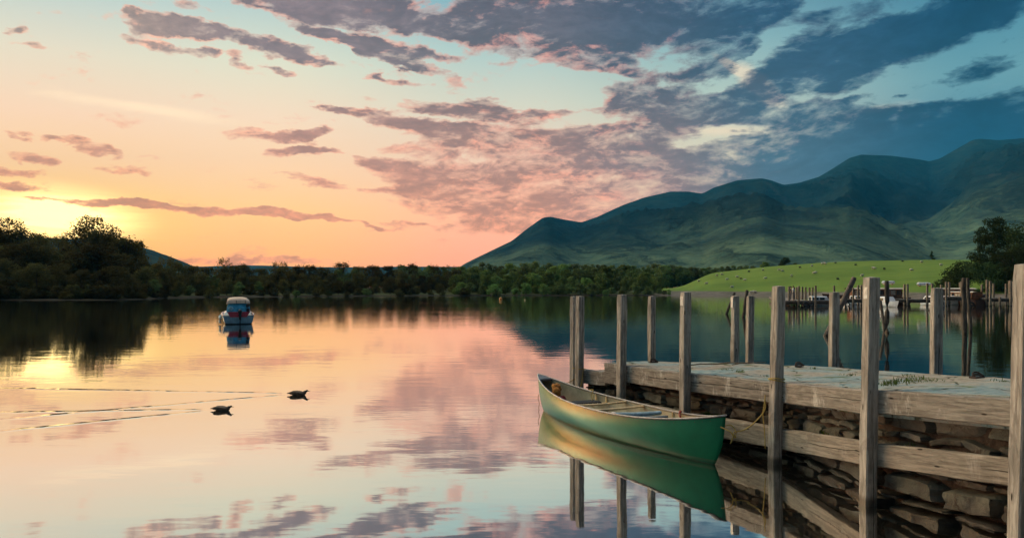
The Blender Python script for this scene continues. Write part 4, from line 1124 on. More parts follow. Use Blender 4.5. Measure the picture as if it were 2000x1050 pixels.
M_ORNG = mat('orange_bag_cloth', color=(.50, .20, .035), rough=.85, vary=.4, scale=18, bumpd=.02); M_REDB = mat('dark_red_cloth', color=(.20, .02, .03), rough=.8, vary=.4, scale=14, bumpd=.02)
def lump(c, r, seed, nm, m, lab, cat):
    mb = MB().ball((0, 0, 0), r, 18, 12); 
    mb.v = [tuple(Vector(v) * (1 + .28 * mnoise.noise(Vector(v) * 14 + Vector((seed, 0, 0))) + .1 * mnoise.noise(Vector(v) * 40)) + Vector(c)) for v in mb.v]
    return tag(mb.build(nm, m, smooth=True), lab, cat)
lump(cloc(2.04, -.03, .50), (.10, .085, .08), 3, 'cloth_bag', M_ORNG, 'crumpled orange cloth bag hung in the far end of the canoe', 'bag')
lump(cloc(1.90, .05, .42), (.08, .075, .10), 8, 'cloth_bundle', M_ORNG, 'lower of two orange bundles in the far end of the canoe', 'bundle')
lump(cloc(1.80, .0, .28), (.11, .09, .10), 5, 'life_vest', M_REDB, 'dark red life vest stuffed under the far deck of the canoe', 'life vest')
# lock chain round the thwart
ch = MB(); c0 = cloc(.40, -.12, .315)
for k in range(9):
    c = cloc(.36 - .006 * k, -.10 + .004 * k, .31 - .028 * k); ring = []
    for j in range(9):
        a = j * math.pi / 4; ring.append(c + (Vector((0, math.cos(a) * .012, math.sin(a) * .019)) if k % 2 else Vector((math.cos(a) * .012, 0, math.sin(a) * .019))))
    ch.tube(ring, .0035, 5, caps=False)
for k in range(9):
    c = cloc(.30 - .004 * k, -.02 + .003 * k, .31 - .026 * k); ring = []
    for j in range(9):
        a = j * math.pi / 4; ring.append(c + (Vector((0, math.cos(a) * .012, math.sin(a) * .019)) if k % 2 else Vector((math.cos(a) * .012, 0, math.sin(a) * .019))))
    ch.tube(ring, .0035, 5, caps=False)
tag(ch.build('lock_chain', M_IRON), 'dark lock chain hanging from the middle of the canoe', 'chain')
# ropes
stern = cloc(-LC - .03, 0, .58)
p3 = FP[3] + Vector((0, 0, 0)); face = -NIN[3] * .08; tdir = tang(3)
w_ = MB()
ypost = lambda z, a, k=0: FP[3] + (FT[3] - FP[3]) * (z / FT[3].z) * Vector((1, 1, 0)) + Vector((0, 0, z)) + (-NIN[3] * math.cos(a) + tdir * math.sin(a)) * .106
rope(w_, [ypost(1.16 + .012 * math.sin(a * 2), a) for a in [k * math.pi / 6 for k in range(13)]], .008, 3)
rope(w_, [ypost(1.13 + .02 * math.cos(a), a) for a in [k * math.pi / 6 for k in range(13)]], .008, 3)
hang = FP[3] - NIN[3] * .10 - tdir * .07
rope(w_, [hang + Vector((0, 0, .93)), hang + Vector((-.015, -.01, .80)), hang + Vector((-.03, 0, .66)), hang + Vector((-.01, 0, .45)), hang + Vector((0, 0, .2))], .007, 5)
a0 = hang + Vector((-.01, 0, .72))
rope(w_, [hang + Vector((0, 0, .86)), a0, a0.lerp(stern, .25) + Vector((0, 0, -.12)), a0.lerp(stern, .5) + Vector((0, 0, -.17)), a0.lerp(stern, .75) + Vector((0, 0, -.16)), stern + Vector((.12, -.03, -.16)), stern + Vector((.05, -.08, -.08)), cloc(-LC + .10, .05, .56)], .008, 7)
rope(w_, [stern + Vector((.14, -.02, -.16)), stern + Vector((.15, -.04, -.10)), stern + Vector((.10, 0, -.02)), cloc(-LC - .02, -.03, .55)], .007, 6)
rope(w_, [stern + Vector((.10, -.02, -.13)), stern + Vector((.15, -.03, -.18)), stern + Vector((.13, -.02, -.15)), stern + Vector((.08, -.02, -.26))], .009, 6)
w_.ball(stern + Vector((.12, -.025, -.15)), .018, 8, 6)
tag(w_.build('mooring_rope', M_YEL, smooth=True), 'yellow rope looped round the post and tied to the near end of the canoe', 'rope')
bow = cloc(LC + .02, 0, .62); w2 = MB()
rope(w2, [FP[0] + Vector((-.08, -.02, .62)), (FP[0] + Vector((-.1, 0, .62))).lerp(cloc(LC - .42, -.10, .55), .5) + Vector((0, 0, -.05)), cloc(LC - .42, -.10, .56), cloc(LC - .5, -.02, .57)], .007, 8)
tag(w2.build('bow_rope', M_OCH, smooth=True), 'short ochre rope from the far end of the canoe to the double post', 'rope')
w3 = MB(); q0 = FP[0] + tdir * .0
qa = FP[0] + Vector((.07, -.09, .80)); in_ = cloc(1.22, -.30, .44)
rope(w3, [qa + Vector((.0, .03, .02)), qa, qa + Vector((-.03, -.05, -.22)), qa + Vector((-.09, -.10, -.42)), qa.lerp(in_, .6) + Vector((0, 0, -.10)), cloc(1.25, -.36, .53), in_, cloc(1.15, -.30, .34), cloc(1.10, -.25, .29)], .007, 8)
rope(w3, [cloc(1.15, -.30, .47), cloc(1.10, -.27, .40), cloc(1.17, -.25, .33), cloc(1.05, -.22, .27), cloc(1.12, -.3, .25)], .007, 6)
rope(w3, [FP[0] + NIN[0] * (-.09 if k % 2 else .09) + tang(0) * (.09 if k in (1, 2) else -.09) + Vector((0, 0, .82)) for k in (0, 1, 2, 3, 0)], .006, 4)
tag(w3.build('hanging_rope', M_YEL, smooth=True), 'thin yellow rope hanging from the double post into the canoe', 'rope')
w4 = MB()
pr = FP[2] - NIN[2] * .085 + Vector((0, 0, .43))
cg = cloc(-1.38, -.30, c_sheer(-1.38 / LC) + .0); cg2 = cloc(-1.62, -.26, c_sheer(-1.62 / LC))
rope(w4, [pr + Vector((0.05, 0, .03)), pr, cg + Vector((0, 0, .05)), cg, cg + Vector((0, 0, -.16))], .008, 5)
rope(w4, [pr + Vector((0, 0, -.01)), pr.lerp(cg, .5) + Vector((0, 0, .04)), cg + Vector((-.03, -.02, .01)), cg + Vector((.0, -.02, -.05)), pr + Vector((-.02, -.01, -.03))], .009, 5)
rope(w4, [pr.lerp(cg, .4) + Vector((0, 0, .02)), cloc(-1.30, -.33, .37), cloc(-1.15, -.36, .36), cloc(-1.12, -.33, .22)], .007, 5)
w4.ball(pr.lerp(cg, .55) + Vector((0, 0, .02)), .026, 8, 6)
tag(w4.build('red_cord', M_RED, smooth=True), 'red cord tying the canoe gunwale to the third post', 'cord')
w5 = MB(); be = cloc(LC - .02, .0, .30)
rope(w5, [be + Vector((-.03, -.02, 0)), be + Vector((-.045, -.03, -.08)), be + Vector((-.02, -.03, -.17)), be + Vector((-.035, -.03, -.27)), be + Vector((0, -.03, -.33))], .006, 6)
tag(w5.build('trailing_cord', M_OCH, smooth=True), 'thin cord trailing from the far tip of the canoe into the water', 'cord')

# ------------------------------------------------------------------ the small motorboat out on the lake
M_WHITE = mat('white_boat_paint', color=(.78, .80, .82), rough=.35, vary=.12, scale=4); M_PALEB = mat('pale_blue_boat_hull', color=(.17, .33, .42), rough=.35, vary=.2, scale=5)
M_CRIM = mat('crimson_panel', color=(.42, .03, .07), rough=.4, vary=.15, scale=6); M_CYAN = mat('cyan_boat_cover', color=(.05, .34, .52), rough=.7, vary=.3, scale=5, bumpd=.01)
M_CREAM = mat('cream_canopy', color=(.66, .52, .40), rough=.8, vary=.12, scale=5); M_BLACK = mat('black_engine_paint', color=(.018, .016, .018), rough=.35); M_RUB = mat('black_rubber', color=(.02, .02, .02), rough=.8)
M_GLASS = mat('dark_window', color=(.02, .03, .04), rough=.08, spec=.8)
M_PINK = mat('salmon_side_deck', color=(.75, .58, .54), rough=.4)
def boat_hull(L, B, fb, fs, m, parent, draft=.2, sharp=2.2, name='hull', ns=14, tr=.94):
    """transom at x=0, bow at x=L; fb freeboard at the bow, fs at the stern"""
    rings = []
    for i in range(ns + 1):
        t = i / ns; b = B / 2 * (tr + (1 - tr) * math.sin(min(1, t * 2) * math.pi / 2)) * max(0.012, 1 - max(0, (t - .35) / .65) ** sharp) ; sh = fs + (fb - fs) * t ** 1.8
        r = []
        for k in range(9):
            u = k / 8; a = u * math.pi / 2
            y = b * min(1, (.80 + .20 * u) * math.sin(min(1, u * 1.9) * math.pi / 2) ** .6) if u > 0 else 0
            z = -draft * (1 - t * .6) + (sh + draft * (1 - t * .6)) * (u ** 1.25)
            xx = L * t + .10 * L * (t ** 6) * (u - .6)
            r.append(Vector((xx, y, z)))
        rings.append([Vector((p.x, -p.y, p.z)) for p in r[::-1]] + r[1:])
    mb = MB().loft(rings, flip=True)
    n = len(rings[0]); mb.f.append(tuple(range(n))); mb.m.append(0)
    # deck
    o = len(mb.v)
    for r in rings: mb.v += [(r[0].x, r[0].y, r[0].z - .02), (r[-1].x, r[-1].y, r[-1].z - .02)]
    for i in range(ns): mb.f.append((o + 2 * i, o + 2 * i + 1, o + 2 * i + 3, o + 2 * i + 2)); mb.m.append(0)
    h = mb.build(name, m, parent, smooth=True, merge=.001); h.data.set_sharp_from_angle(angle=R(40)); return h, rings
BD = 3600 / (633 - 560); bx = PX(466, BD)
mboat = thing('motorboat', 'small pale blue motorboat with crimson transom, cyan cover and cream canopy out on the lake', 'motorboat', (bx, BD, 0), R(112))
hb, rg = boat_hull(4.6, 1.98, .82, .56, M_PALEB, mboat, ns=18)
gw = MB()
for sg in (0, -1): gw.tube([r[sg] + Vector((0, 0, .02)) for r in rg], .045, 6)
gw.build('rubbing_strake', M_PINK, mboat, smooth=True)
MB().loft([[Vector((-.012, y, z)) for y in (ys, -ys)] for ys, z in ((.50, .46), (.70, .80))], flip=True).build('transom_panel', M_CRIM, mboat)
# side coamings curving up from the gunwale, cover and canopy
def arc(x, b, z0, z1, n=13, pw=.35):
    return [Vector((x, b * math.cos(math.pi * k / (n - 1)), z0 + (z1 - z0) * math.sin(math.pi * k / (n - 1)) ** pw)) for k in range(n)]
MB().loft([arc(.02, .88, .54, .80, 13, .22), arc(.9, .86, .60, .84, 13, .22), arc(1.5, .82, .62, .86, 13, .22)]).build('cockpit_coaming', M_PINK, mboat, smooth=True)
MB().loft([arc(.10, .74, .74, .80, 13, .2), arc(.18, .72, .78, 1.10, 13, .16), arc(.34, .68, .78, 1.34, 13, .15), arc(.95, .64, .78, 1.38, 13, .15)]).build('rear_cover', M_CYAN, mboat, smooth=True)
MB().loft([arc(.24, .73, 1.28, 1.34, 13, .2), arc(.30, .72, 1.30, 1.52, 13, .2), arc(.50, .68, 1.30, 1.66, 13, .22), arc(1.3, .64, 1.28, 1.74, 13, .24), arc(2.0, .58, 1.20, 1.68, 13, .26), arc(2.6, .52, .9, 1.3), arc(3.3, .3, .7, .84)]).build('canopy', M_CREAM, mboat, smooth=True)
cf = MB()
for y in (-.42, .12): cf.tube([Vector((.22, y, 1.34)), Vector((.27, y, 1.54))], .014, 6)
cf.build('canopy_stay', M_BLACK, mboat)
eng = MB(); eng.ball((-.20, -.08, .80), (.15, .13, .17)); eng.box((-.20, -.08, .52), (.14, .12, .42), taper=1.2); eng.box((-.22, -.08, .20), (.10, .06, .50)); eng.box((-.06, -.08, .60), (.18, .20, .10))
eng.ball((-.24, -.08, -.05), (.16, .05, .05), 8, 6)
eng.build('outboard_motor', M_BLACK, mboat, smooth=True)
cl_ = MB(); cl_.ball((.13, -.55, 1.18), (.03, .11, .11)); cl_.ball((.10, -.58, .88), (.06, .11, .17))
cl_.build('cover_port', M_BLACK, mboat, smooth=True)
cw = MB(); cw.ball((.10, .46, 1.02), (.06, .16, .14)); cw.build('folded_sheet', mat('pale_cyan_cloth', color=(.22, .48, .62), rough=.8, vary=.3, scale=9), mboat, smooth=True)
wl = MB(); wl.box((-.006, 0, .03), (.014, 1.66, .05)); wl.build('weed_line', mat('dark_weed', color=(.02, .025, .012), rough=.9), mboat)
for x, z in ((.35, .30), (1.2, .34)):
    fd = MB().tube([Vector((x, 1.10, z - .22)), Vector((x, 1.11, z - .16)), Vector((x, 1.11, z + .12)), Vector((x, 1.08, z + .20)), Vector((x, 1.0, z + .30))], [.05, .095, .095, .05, .01], 10)
    fd.build('fender', mat('pale_fender', color=(.36, .52, .60), rough=.5), mboat, smooth=True)

# ------------------------------------------------------------------ ducks
M_DUCKB = mat('brown_duck_feathers', color=(.13, .095, .065), rough=.8, vary=.5, scale=30); M_DUCKH = mat('dark_duck_head', color=(.02, .03, .022), rough=.5); M_BILL = mat('olive_bill', color=(.22, .18, .05), rough=.5)
def duck(loc, rz, label, scale=1.0, low=0.0):
    d = thing('duck', label, 'duck', loc, rz, 'two ducks swimming one behind the other')
    d.scale = (scale, scale, scale * .84)
    spine = [((-.27, .045), .006, .012), ((-.235, .055), .030, .016), ((-.18, .058), .065, .040), ((-.10, .055), .092, .066), ((0, .045), .105, .078), ((.08, .04), .098, .078), ((.135, .045), .075, .068), ((.165, .075), .048, .050), ((.178, .115), .032, .034), ((.188, .150 - low), .030, .034), ((.200, .178 - low), .034, .036), ((.222, .190 - low), .033, .032), ((.243, .184 - low), .022, .020), ((.252, .180 - low), .010, .010)]
    rings = []
    for i, ((x, z), wy, wz) in enumerate(spine):
        a = spine[min(i + 1, len(spine) - 1)][0]; b = spine[max(i - 1, 0)][0]; tx, tz = a[0] - b[0], a[1] - b[1]; l = math.hypot(tx, tz); nx_, nz_ = -tz / l, tx / l
        rings.append([Vector((x + nx_ * wz * math.sin(th), wy * math.cos(th), z + nz_ * wz * math.sin(th))) for th in [k * 2 * math.pi / 16 for k in range(16)]])
    mb = MB().loft(rings[:9] + rings[9:], True)
    mb.m = [1 if (i // 16) >= 8 else 0 for i in range(len(mb.f))]
    mb.build('body', [M_DUCKB, M_DUCKH], d, smooth=True, subsurf=1)
    bl = MB().loft([[Vector((x, w * math.cos(th), .178 - low + z + h * math.sin(th))) for th in [k * 2 * math.pi / 10 for k in range(10)]] for x, w, h, z in ((.245, .014, .012, 0), (.265, .013, .008, -.003), (.285, .014, .005, -.007), (.297, .008, .003, -.008))], True)
    bl.build('bill', M_BILL, d, smooth=True)
    for sg in (-1, 1):
        MB().ball((-.04, sg * .085, .075), (.145, .026, .045), 12, 8, rot=Matrix.Rotation(sg * .10, 3, 'Z') @ Matrix.Rotation(.08, 3, 'Y')).build('wing', M_DUCKB, d, smooth=True)
    return d
duck(W(582, 771), R(-3), 'dark duck swimming ahead, the further of the two from the camera', .92, .06)
duck(W(433, 801), R(-6), 'dark duck swimming behind, nearer the camera', .84, .07)

# ------------------------------------------------------------------ leaning piles and buoys in the lake
def pile(base, top, r, label, m=M_DARKP, name='old_pile'):
    base = Vector(base); top = Vector(top); d = top - base; k = -1.2 / max(.3, d.z); pts = [base + d * t + Vector((mnoise.noise(Vector((t * 3, base.x, 0))) * r * .5, 0, 0)) for t in (k, 0, .2, .4, .6, .8, .97, 1.0)]
    mb = MB().tube(pts, [r * 1.05, r * 1.05, r, r * 1.02, r * .95, r * .97, r * .92, r * .75], 12)
    mb.v = [tuple(Vector(v) + Vector((mnoise.noise(Vector(v) * 6), mnoise.noise(Vector(v) * 6 + Vector((5, 0, 0))), 0)) * r * .12) for v in mb.v]
    return tag(mb.build(name, m, smooth=True), label, 'pile')
pile(W(1613, 656), Q(1670, 541, 37.0), .13, 'thick grey log leaning steeply to the right out of the water', mat('grey_log', m_wood((.11, .10, .09), (.22, .20, .18), 0, .05)))
pile(W(1732, 650), Q(1731, 548, 40), .115, 'dark upright pile standing beside a leaning one, right of the tallest middle post')
pile(W(1728, 644), Q(1719, 586, 43.5), .085, 'short dark pile leaning left against the upright one')
pile(W(1884, 652), Q(1882.5, 542, 39.1), .115, 'thicker and taller of the two dark piles standing close together near the far trees')
pile(W(1895, 648), Q(1890, 542.5, 41.0), .085, 'thinner of the two dark piles standing close together near the far trees')
pile(W(1419, 613), Q(1435, 571, 67.5), .12, 'dark broken stake leaning right in open water beside the white-plated post')
pile(W(1452, 619), Q(1460, 566, 61.0), .13, 'grey stake leaning behind the back posts of the jetty')
M_BUOY = mat('orange_buoy', color=(.75, .28, .03), rough=.4); M_BUOYY = mat('yellow_buoy', color=(.7, .6, .25), rough=.4)
def buoy(px, y, r, m, label):
    p = W(px, y); b = thing('buoy', label, 'buoy', tuple(p)); MB().ball((0, 0, r * .45), r, 16, 12).build('float', m, b, smooth=True)
    MB().tube([Vector((math.cos(a) * r * .22, 0, r * 1.5 + math.sin(a) * r * .22)) for a in [k * math.pi / 5 for k in range(11)]], r * .07, 5, caps=False).build('lifting_ring', M_IRON, b)
buoy(978, 584.5, .30, M_BUOY, 'round orange buoy floating off the far wooded shore'); buoy(1025, 586, .14, M_BUOYY, 'tiny yellow buoy floating right of the orange one')

# ------------------------------------------------------------------ far jetties
M_PLANK = mat('far_deck_planks', color=(.20, .17, .14), rough=.85, vary=.3, scale=2)
def far_jetty(label, poly, z, front, piles, th=.16):
    """poly: deck outline (x,y); front: pixels used for the dark under-structure; piles: (px, ytop, D)"""
    x0, y0 = poly[0]; j = thing('wooden_jetty', label, 'jetty', (x0, y0, 0)); n = len(poly)
    mb = MB(); mb.v = [(x - x0, y - y0, z) for x, y in poly] + [(x - x0, y - y0, z - th) for x, y in poly]
    mb.f = [tuple(range(n)), tuple(range(2 * n - 1, n - 1, -1))] + [(i, n + i, n + (i + 1) % n, (i + 1) % n) for i in range(n)]; mb.m = [0] * len(mb.f)
    mb.build('deck', M_PLANK, j, merge=.0001)
    bm_ = MB()
    for i in range(n):
        a = Vector((*poly[i], 0)); b = Vector((*poly[(i + 1) % n], 0)); d = b - a
        if d.length < 1: continue
        ang = math.atan2(d.y, d.x); c = (a + b) / 2 + Vector((-d.y, d.x, 0)).normalized() * .15
        bm_.box((c.x - x0, c.y - y0, z - th - .16), (d.length * .98, .09, .30), Matrix.Rotation(ang, 3, 'Z'))
    bm_.build('bearer', M_DARKP, j)
    for k, (px, yt, D) in enumerate(piles):
        x = PX(px, D); zt = H + (HY - yt) / F * D; w = .20
        rings = []
        for zz in (-1.0, z, zt - .02, zt):
            s_ = w / 2 * (1 if zz < zt else .85); rings.append([Vector((x - x0 + a * s_ + .01 * mnoise.noise(Vector((px, zz, a))), D - y0 + b * s_, zz)) for a, b in ((-1, -1), (1, -1), (1, 1), (-1, 1))])
        pm = MB().loft(rings, True); pm.f.append((12, 13, 14, 15)); pm.m.append(0); pm.build('post', M_FARP, j)
    return j
DJ = 3600 / 37.5
far_jetty('low wooden jetty where two people stand', [(PX(1534, DJ), DJ), (PX(1642, DJ + 1), DJ + 1), (PX(1642, DJ + 1) + 1.2, DJ + 3.2), (PX(1592, DJ), DJ + 3), (PX(1592, DJ) + 8, DJ + 34), (PX(1545, DJ) + 8.6, DJ + 34), (PX(1534, DJ), DJ + 2.8)], .68, None,
    [(1541, 559, 96.5), (1560, 558, 95.8), (1593, 557.5, 95.8), (1629, 557.5, 96.5), (1567, 560, 106), (1573.5, 560.5, 112), (1581, 561, 118), (1587, 561, 124), (1556, 560.5, 104), (1551, 561, 100)])
far_jetty('long wooden jetty in front of the two brown launches', [(PX(1650, 99), 99), (PX(1842, 97), 97), (PX(1842, 97), 99.4), (PX(1650, 99), 101.4)], .86, None,
    [(1666.5, 562, 98.6), (1676, 556.5, 101.8), (1682, 556, 102), (1766.5, 555, 101), (1772.5, 554.5, 97.5), (1811, 552.5, 97.2), (1820.5, 553, 99.8), (1838, 556, 99.8)])
far_jetty('wooden jetty before the dark bushes, left of the paired piles', [(PX(1844, 96), 96), (PX(1884, 96), 96), (PX(1893, 120), 120), (PX(1853, 120), 120)], 1.18, None,
    [(1848, 550, 95.6), (1854, 550.5, 98.5), (1875, 551, 108), (1878, 549.5, 100), (1917.5, 555, 112)])
far_jetty('wooden jetty at the far right under the dark trees', [(PX(1926, 97), 97), (PX(2060, 95), 95), (PX(2060, 95), 98), (PX(1926, 97), 99.6)], 1.0, None,
    [(1927.5, 546, 97.4), (1934, 548.5, 96), (1940.5, 553, 100.5), (1953, 580, 96.2), (1965, 554, 99.5), (1971.5, 548, 96.6), (1974, 547.5, 95.4), (1978.5, 550, 99), (2003, 550, 96), (2036, 551, 95)])
# tyres hung as fenders
def tyre(px, y, D, label):
    c = Q(px, y, D); mb = MB(); R0, r0 = .26, .085
    mb.loft([[Vector((math.cos(a) * (R0 + r0 * math.cos(b)), r0 * math.sin(b), math.sin(a) * (R0 + r0 * math.cos(b)))) + c for b in [j * math.pi / 4 for j in range(8)]] for a in [i * math.pi / 9 for i in range(19)]], True)
    tag(mb.build('tyre_fender', M_RUB, smooth=True), label, 'tyre', 'tyres hung along the far jetties')
for px, y, l in ((1574, 594, 'black tyre hung on the low jetty, left one of the pair below the people'), (1584, 594.5, 'black tyre hung on the low jetty, right one of the pair below the people'), (1655, 594.5, 'black tyre hung below the deck, beside the foot of the leaning log'), (1898, 594.5, 'black tyre hung at the waterline right of the paired dark piles')):
    tyre(px, y, 95.2, l)

# ------------------------------------------------------------------ white motorboats and brown launches
def white_boat(loc, rz, label, L=4.6):
    t = thing('cabin_boat', label, 'boat', loc, rz, 'white cabin boats at the far jetties')
    boat_hull(L, 1.8, .75, .55, M_WHITE, t)
    cab = MB().loft([[Vector((x, y * s, z)) for y, z in ((-.72, .50), (-.66, 1.12), (-.5, 1.22), (.5, 1.22), (.66, 1.12), (.72, .50))] for x, s in ((.9, 1), (2.5, .96), (3.05, .80))])
    cab.v[12:18] = [(3.35 if i in (0, 5) else 2.85, v[1], v[2]) for i, v in enumerate(cab.v[12:18])]
    n = 6; cab.f += [tuple(range(6))[::-1], tuple(range(12, 18))]; cab.m += [0, 0]
    c = cab.build('cabin', M_WHITE, t, bevel=.03)
    for sg in (-1, 1):
        for x0, x1 in ((1.05, 1.75), (1.9, 2.5)):
            MB().box(((x0 + x1) / 2, sg * .705, .90), (x1 - x0, .03, .30), Matrix.Rotation(sg * .095, 3, 'X')).build('window', M_GLASS, t, bevel=.008)
    MB().box((2.98, 0, .92), (.03, .95, .32), Matrix.Rotation(-.62, 3, 'Y')).build('windscreen', M_GLASS, t)
    MB().box((.9, 0, .90), (.03, .9, .44)).build('rear_opening', M_GLASS, t)
    MB().box((-.12, 0, .35), (.22, .28, .60), taper=.8).build('outboard_motor', M_BLACK, t, bevel=.04)
    return t
wb = white_boat((PX(1568, 98.2), 98.2, 0), R(-4), 'white cabin boat with dark side windows behind the low jetty with the people')
dup(wb, (PX(1656, 104), 104.5, 0), R(8), 'white boat behind the leaning grey log')
dup(wb, (PX(1731, 93.2), 95.6, 0), R(-86), 'white boat seen end on between the upright dark pile and the brown launch')
dup(wb, (PX(1818, 103.6), 103.5, 0), R(-40), 'white boat just right of the second brown launch')
dup(wb, (PX(1844, 98), 98.5, 0), R(95), 'white boat half hidden behind the posts left of the paired piles')
dup(wb, (PX(1905, 99), 103.5, 0), R(-84), 'white boat with dark windscreen right of the paired dark piles')
M_VARN = mat('varnished_mahogany', color=(.20, .075, .035), rough=.35, vary=.35, scale=3); M_VARN2 = mat('dark_mahogany_hull', color=(.075, .03, .018), rough=.4, vary=.3, scale=2); M_ROOF = mat('cream_roof', color=(.60, .52, .40), rough=.6, vary=.12, scale=2)
M_CURT = mat('pale_cabin_curtain', color=(.38, .34, .29), rough=.8, vary=.4, scale=4)
def launch(loc, rz, label, L=11.5):
    t = thing('wooden_launch', label, 'launch', loc, rz, 'brown wooden launches')
    boat_hull(L, 2.7, 1.45, .95, M_VARN2, t, draft=.3, ns=18)
    x0, x1 = 1.2, L * .68
    wallm = MB()
    for sg in (-1, 1):
        wallm.box(((x0 + x1) / 2, sg * 1.12, 1.05), (x1 - x0, .06, .50)); wallm.box(((x0 + x1) / 2, sg * 1.10, 2.02), (x1 - x0, .06, .16))
        n = 8
        for k in range(n + 1): wallm.box((x0 + (x1 - x0) * k / n, sg * 1.11, 1.63), (.12, .07, .66))
    for x in (x0, x1): wallm.box((x, 0, 1.5), (.06, 2.2, 1.2))
    wallm.build('cabin', M_VARN, t)
    for sg in (-1, 1):
        for k in range(8):
            a = x0 + (x1 - x0) * (k + .5) / 8; MB().box((a, sg * 1.085, 1.63), ((x1 - x0) / 8 - .13, .02, .66)).build('window', M_CURT if k % 3 else M_GLASS, t)
    r_ = MB().loft([[Vector((x, 1.28 * math.cos(math.pi * k / 8), 2.10 + .16 * math.sin(math.pi * k / 8))) for k in range(9)] for x in (x0 - .4, x0, x1, x1 + .5)], flip=True)
    r_.add([(x0 - .4, -1.28, 2.09), (x1 + .5, -1.28, 2.09), (x1 + .5, 1.28, 2.09), (x0 - .4, 1.28, 2.09)], [(3, 2, 1, 0)])
    r_.build('roof', M_ROOF, t)
    MB().box((x0 + 1.0, 1.17, 1.0), (.5, .05, .5)).build('side_door', M_VARN2, t)
    MB().tube([Vector((L * .5 + math.cos(a) * .22, -1.19, 1.55 + math.sin(a) * .22)) for a in [k * math.pi / 6 for k in range(13)]], .055, 6, caps=False).build('lifebuoy', M_CRIM, t)
    return t
def raft(p, L, label):
    t = thing('life_raft', label, 'life raft', p, 0, 'white life rafts carried above the launches')
    n = 5; mb = MB()
    rings = []
    for i in range(17):
        u = i / 16; x = -L / 2 + L * u; rr = .21 * min(1, (math.sin(math.pi * u) * 3.2) ** .5 if 0 < u < 1 else .02) * (1 + .05 * math.cos(u * 40))
        rings.append([Vector((x, rr * 1.4 * math.cos(a), .3 + rr * math.sin(a))) for a in [k * math.pi / 6 for k in range(12)]])
    mb.loft(rings, True).build('raft_case', M_WHITE, t, smooth=True)
    for sx in (-1, 1): MB().box((sx * L * .28, 0, .05), (.06, .5, .16)).build('raft_cradle', M_VARN, t)
    bd = MB()
    for x in (-.3, 0, .3): bd.tube([Vector((x * L, .31 * math.cos(a), .3 + .225 * math.sin(a))) for a in [k * math.pi / 6 for k in range(13)]], .012, 4)
    bd.build('raft_strap', mat('blue_strap', color=(.1, .25, .35), rough=.6), t)
la = launch((PX(1770, 108), 108, 0), R(181), 'long brown wooden launch with cream roof behind the tallest middle post')
lb_ = dup(la, (PX(1768, 112), 104.5, 0), R(-3), 'brown wooden launch with open dark windows right of the first launch'); lb_.scale = (.62, .85, 1.0)
dup(la, (PX(1921, 97.0), 97.5, 0), R(93), 'dark brown launch seen end on beside the white boat with dark windscreen').scale = (.7, .62, .80)
raft((PX(1735, 108), 108, 2.72), 1.9, 'white life raft case above the first launch, beside the upright dark pile')
raft((PX(1801, 105), 104.6, 2.50), 1.9, 'white life raft case above the second launch, further right')

# ------------------------------------------------------------------ two people on the low jetty
M_SKIN = mat('skin', color=(.42, .25, .17), rough=.6); M_TROU = mat('grey_trousers', color=(.22, .20, .20), rough=.9, vary=.2, scale=12); M_SHIRT = mat('white_shirt', color=(.66, .68, .72), rough=.85, vary=.08, scale=10); M_NAVY = mat('navy_jacket', color=(.025, .03, .045), rough=.85, vary=.2, scale=10); M_HAIR = mat('brown_hair', color=(.035, .022, .015), rough=.8)
def skin_mesh(name, verts, edges, radii, m, parent, root=0, sub=2):
    me = bpy.data.meshes.new(name); me.from_pydata(verts, edges, []); o = bpy.data.objects.new(name, me); COL.objects.link(o); o.parent = parent
    me.materials.append(m)
    md = o.modifiers.new('skin', 'SKIN'); md.use_smooth_shade = True
    for i, r in enumerate(radii): me.skin_vertices[0].data[i].radius = (r, r) if not isinstance(r, tuple) else r
    for i in range(len(radii)): me.skin_vertices[0].data[i].use_root = (i == root)
    s_ = o.modifiers.new('sub', 'SUBSURF'); s_.levels = sub; s_.render_levels = sub
    return o
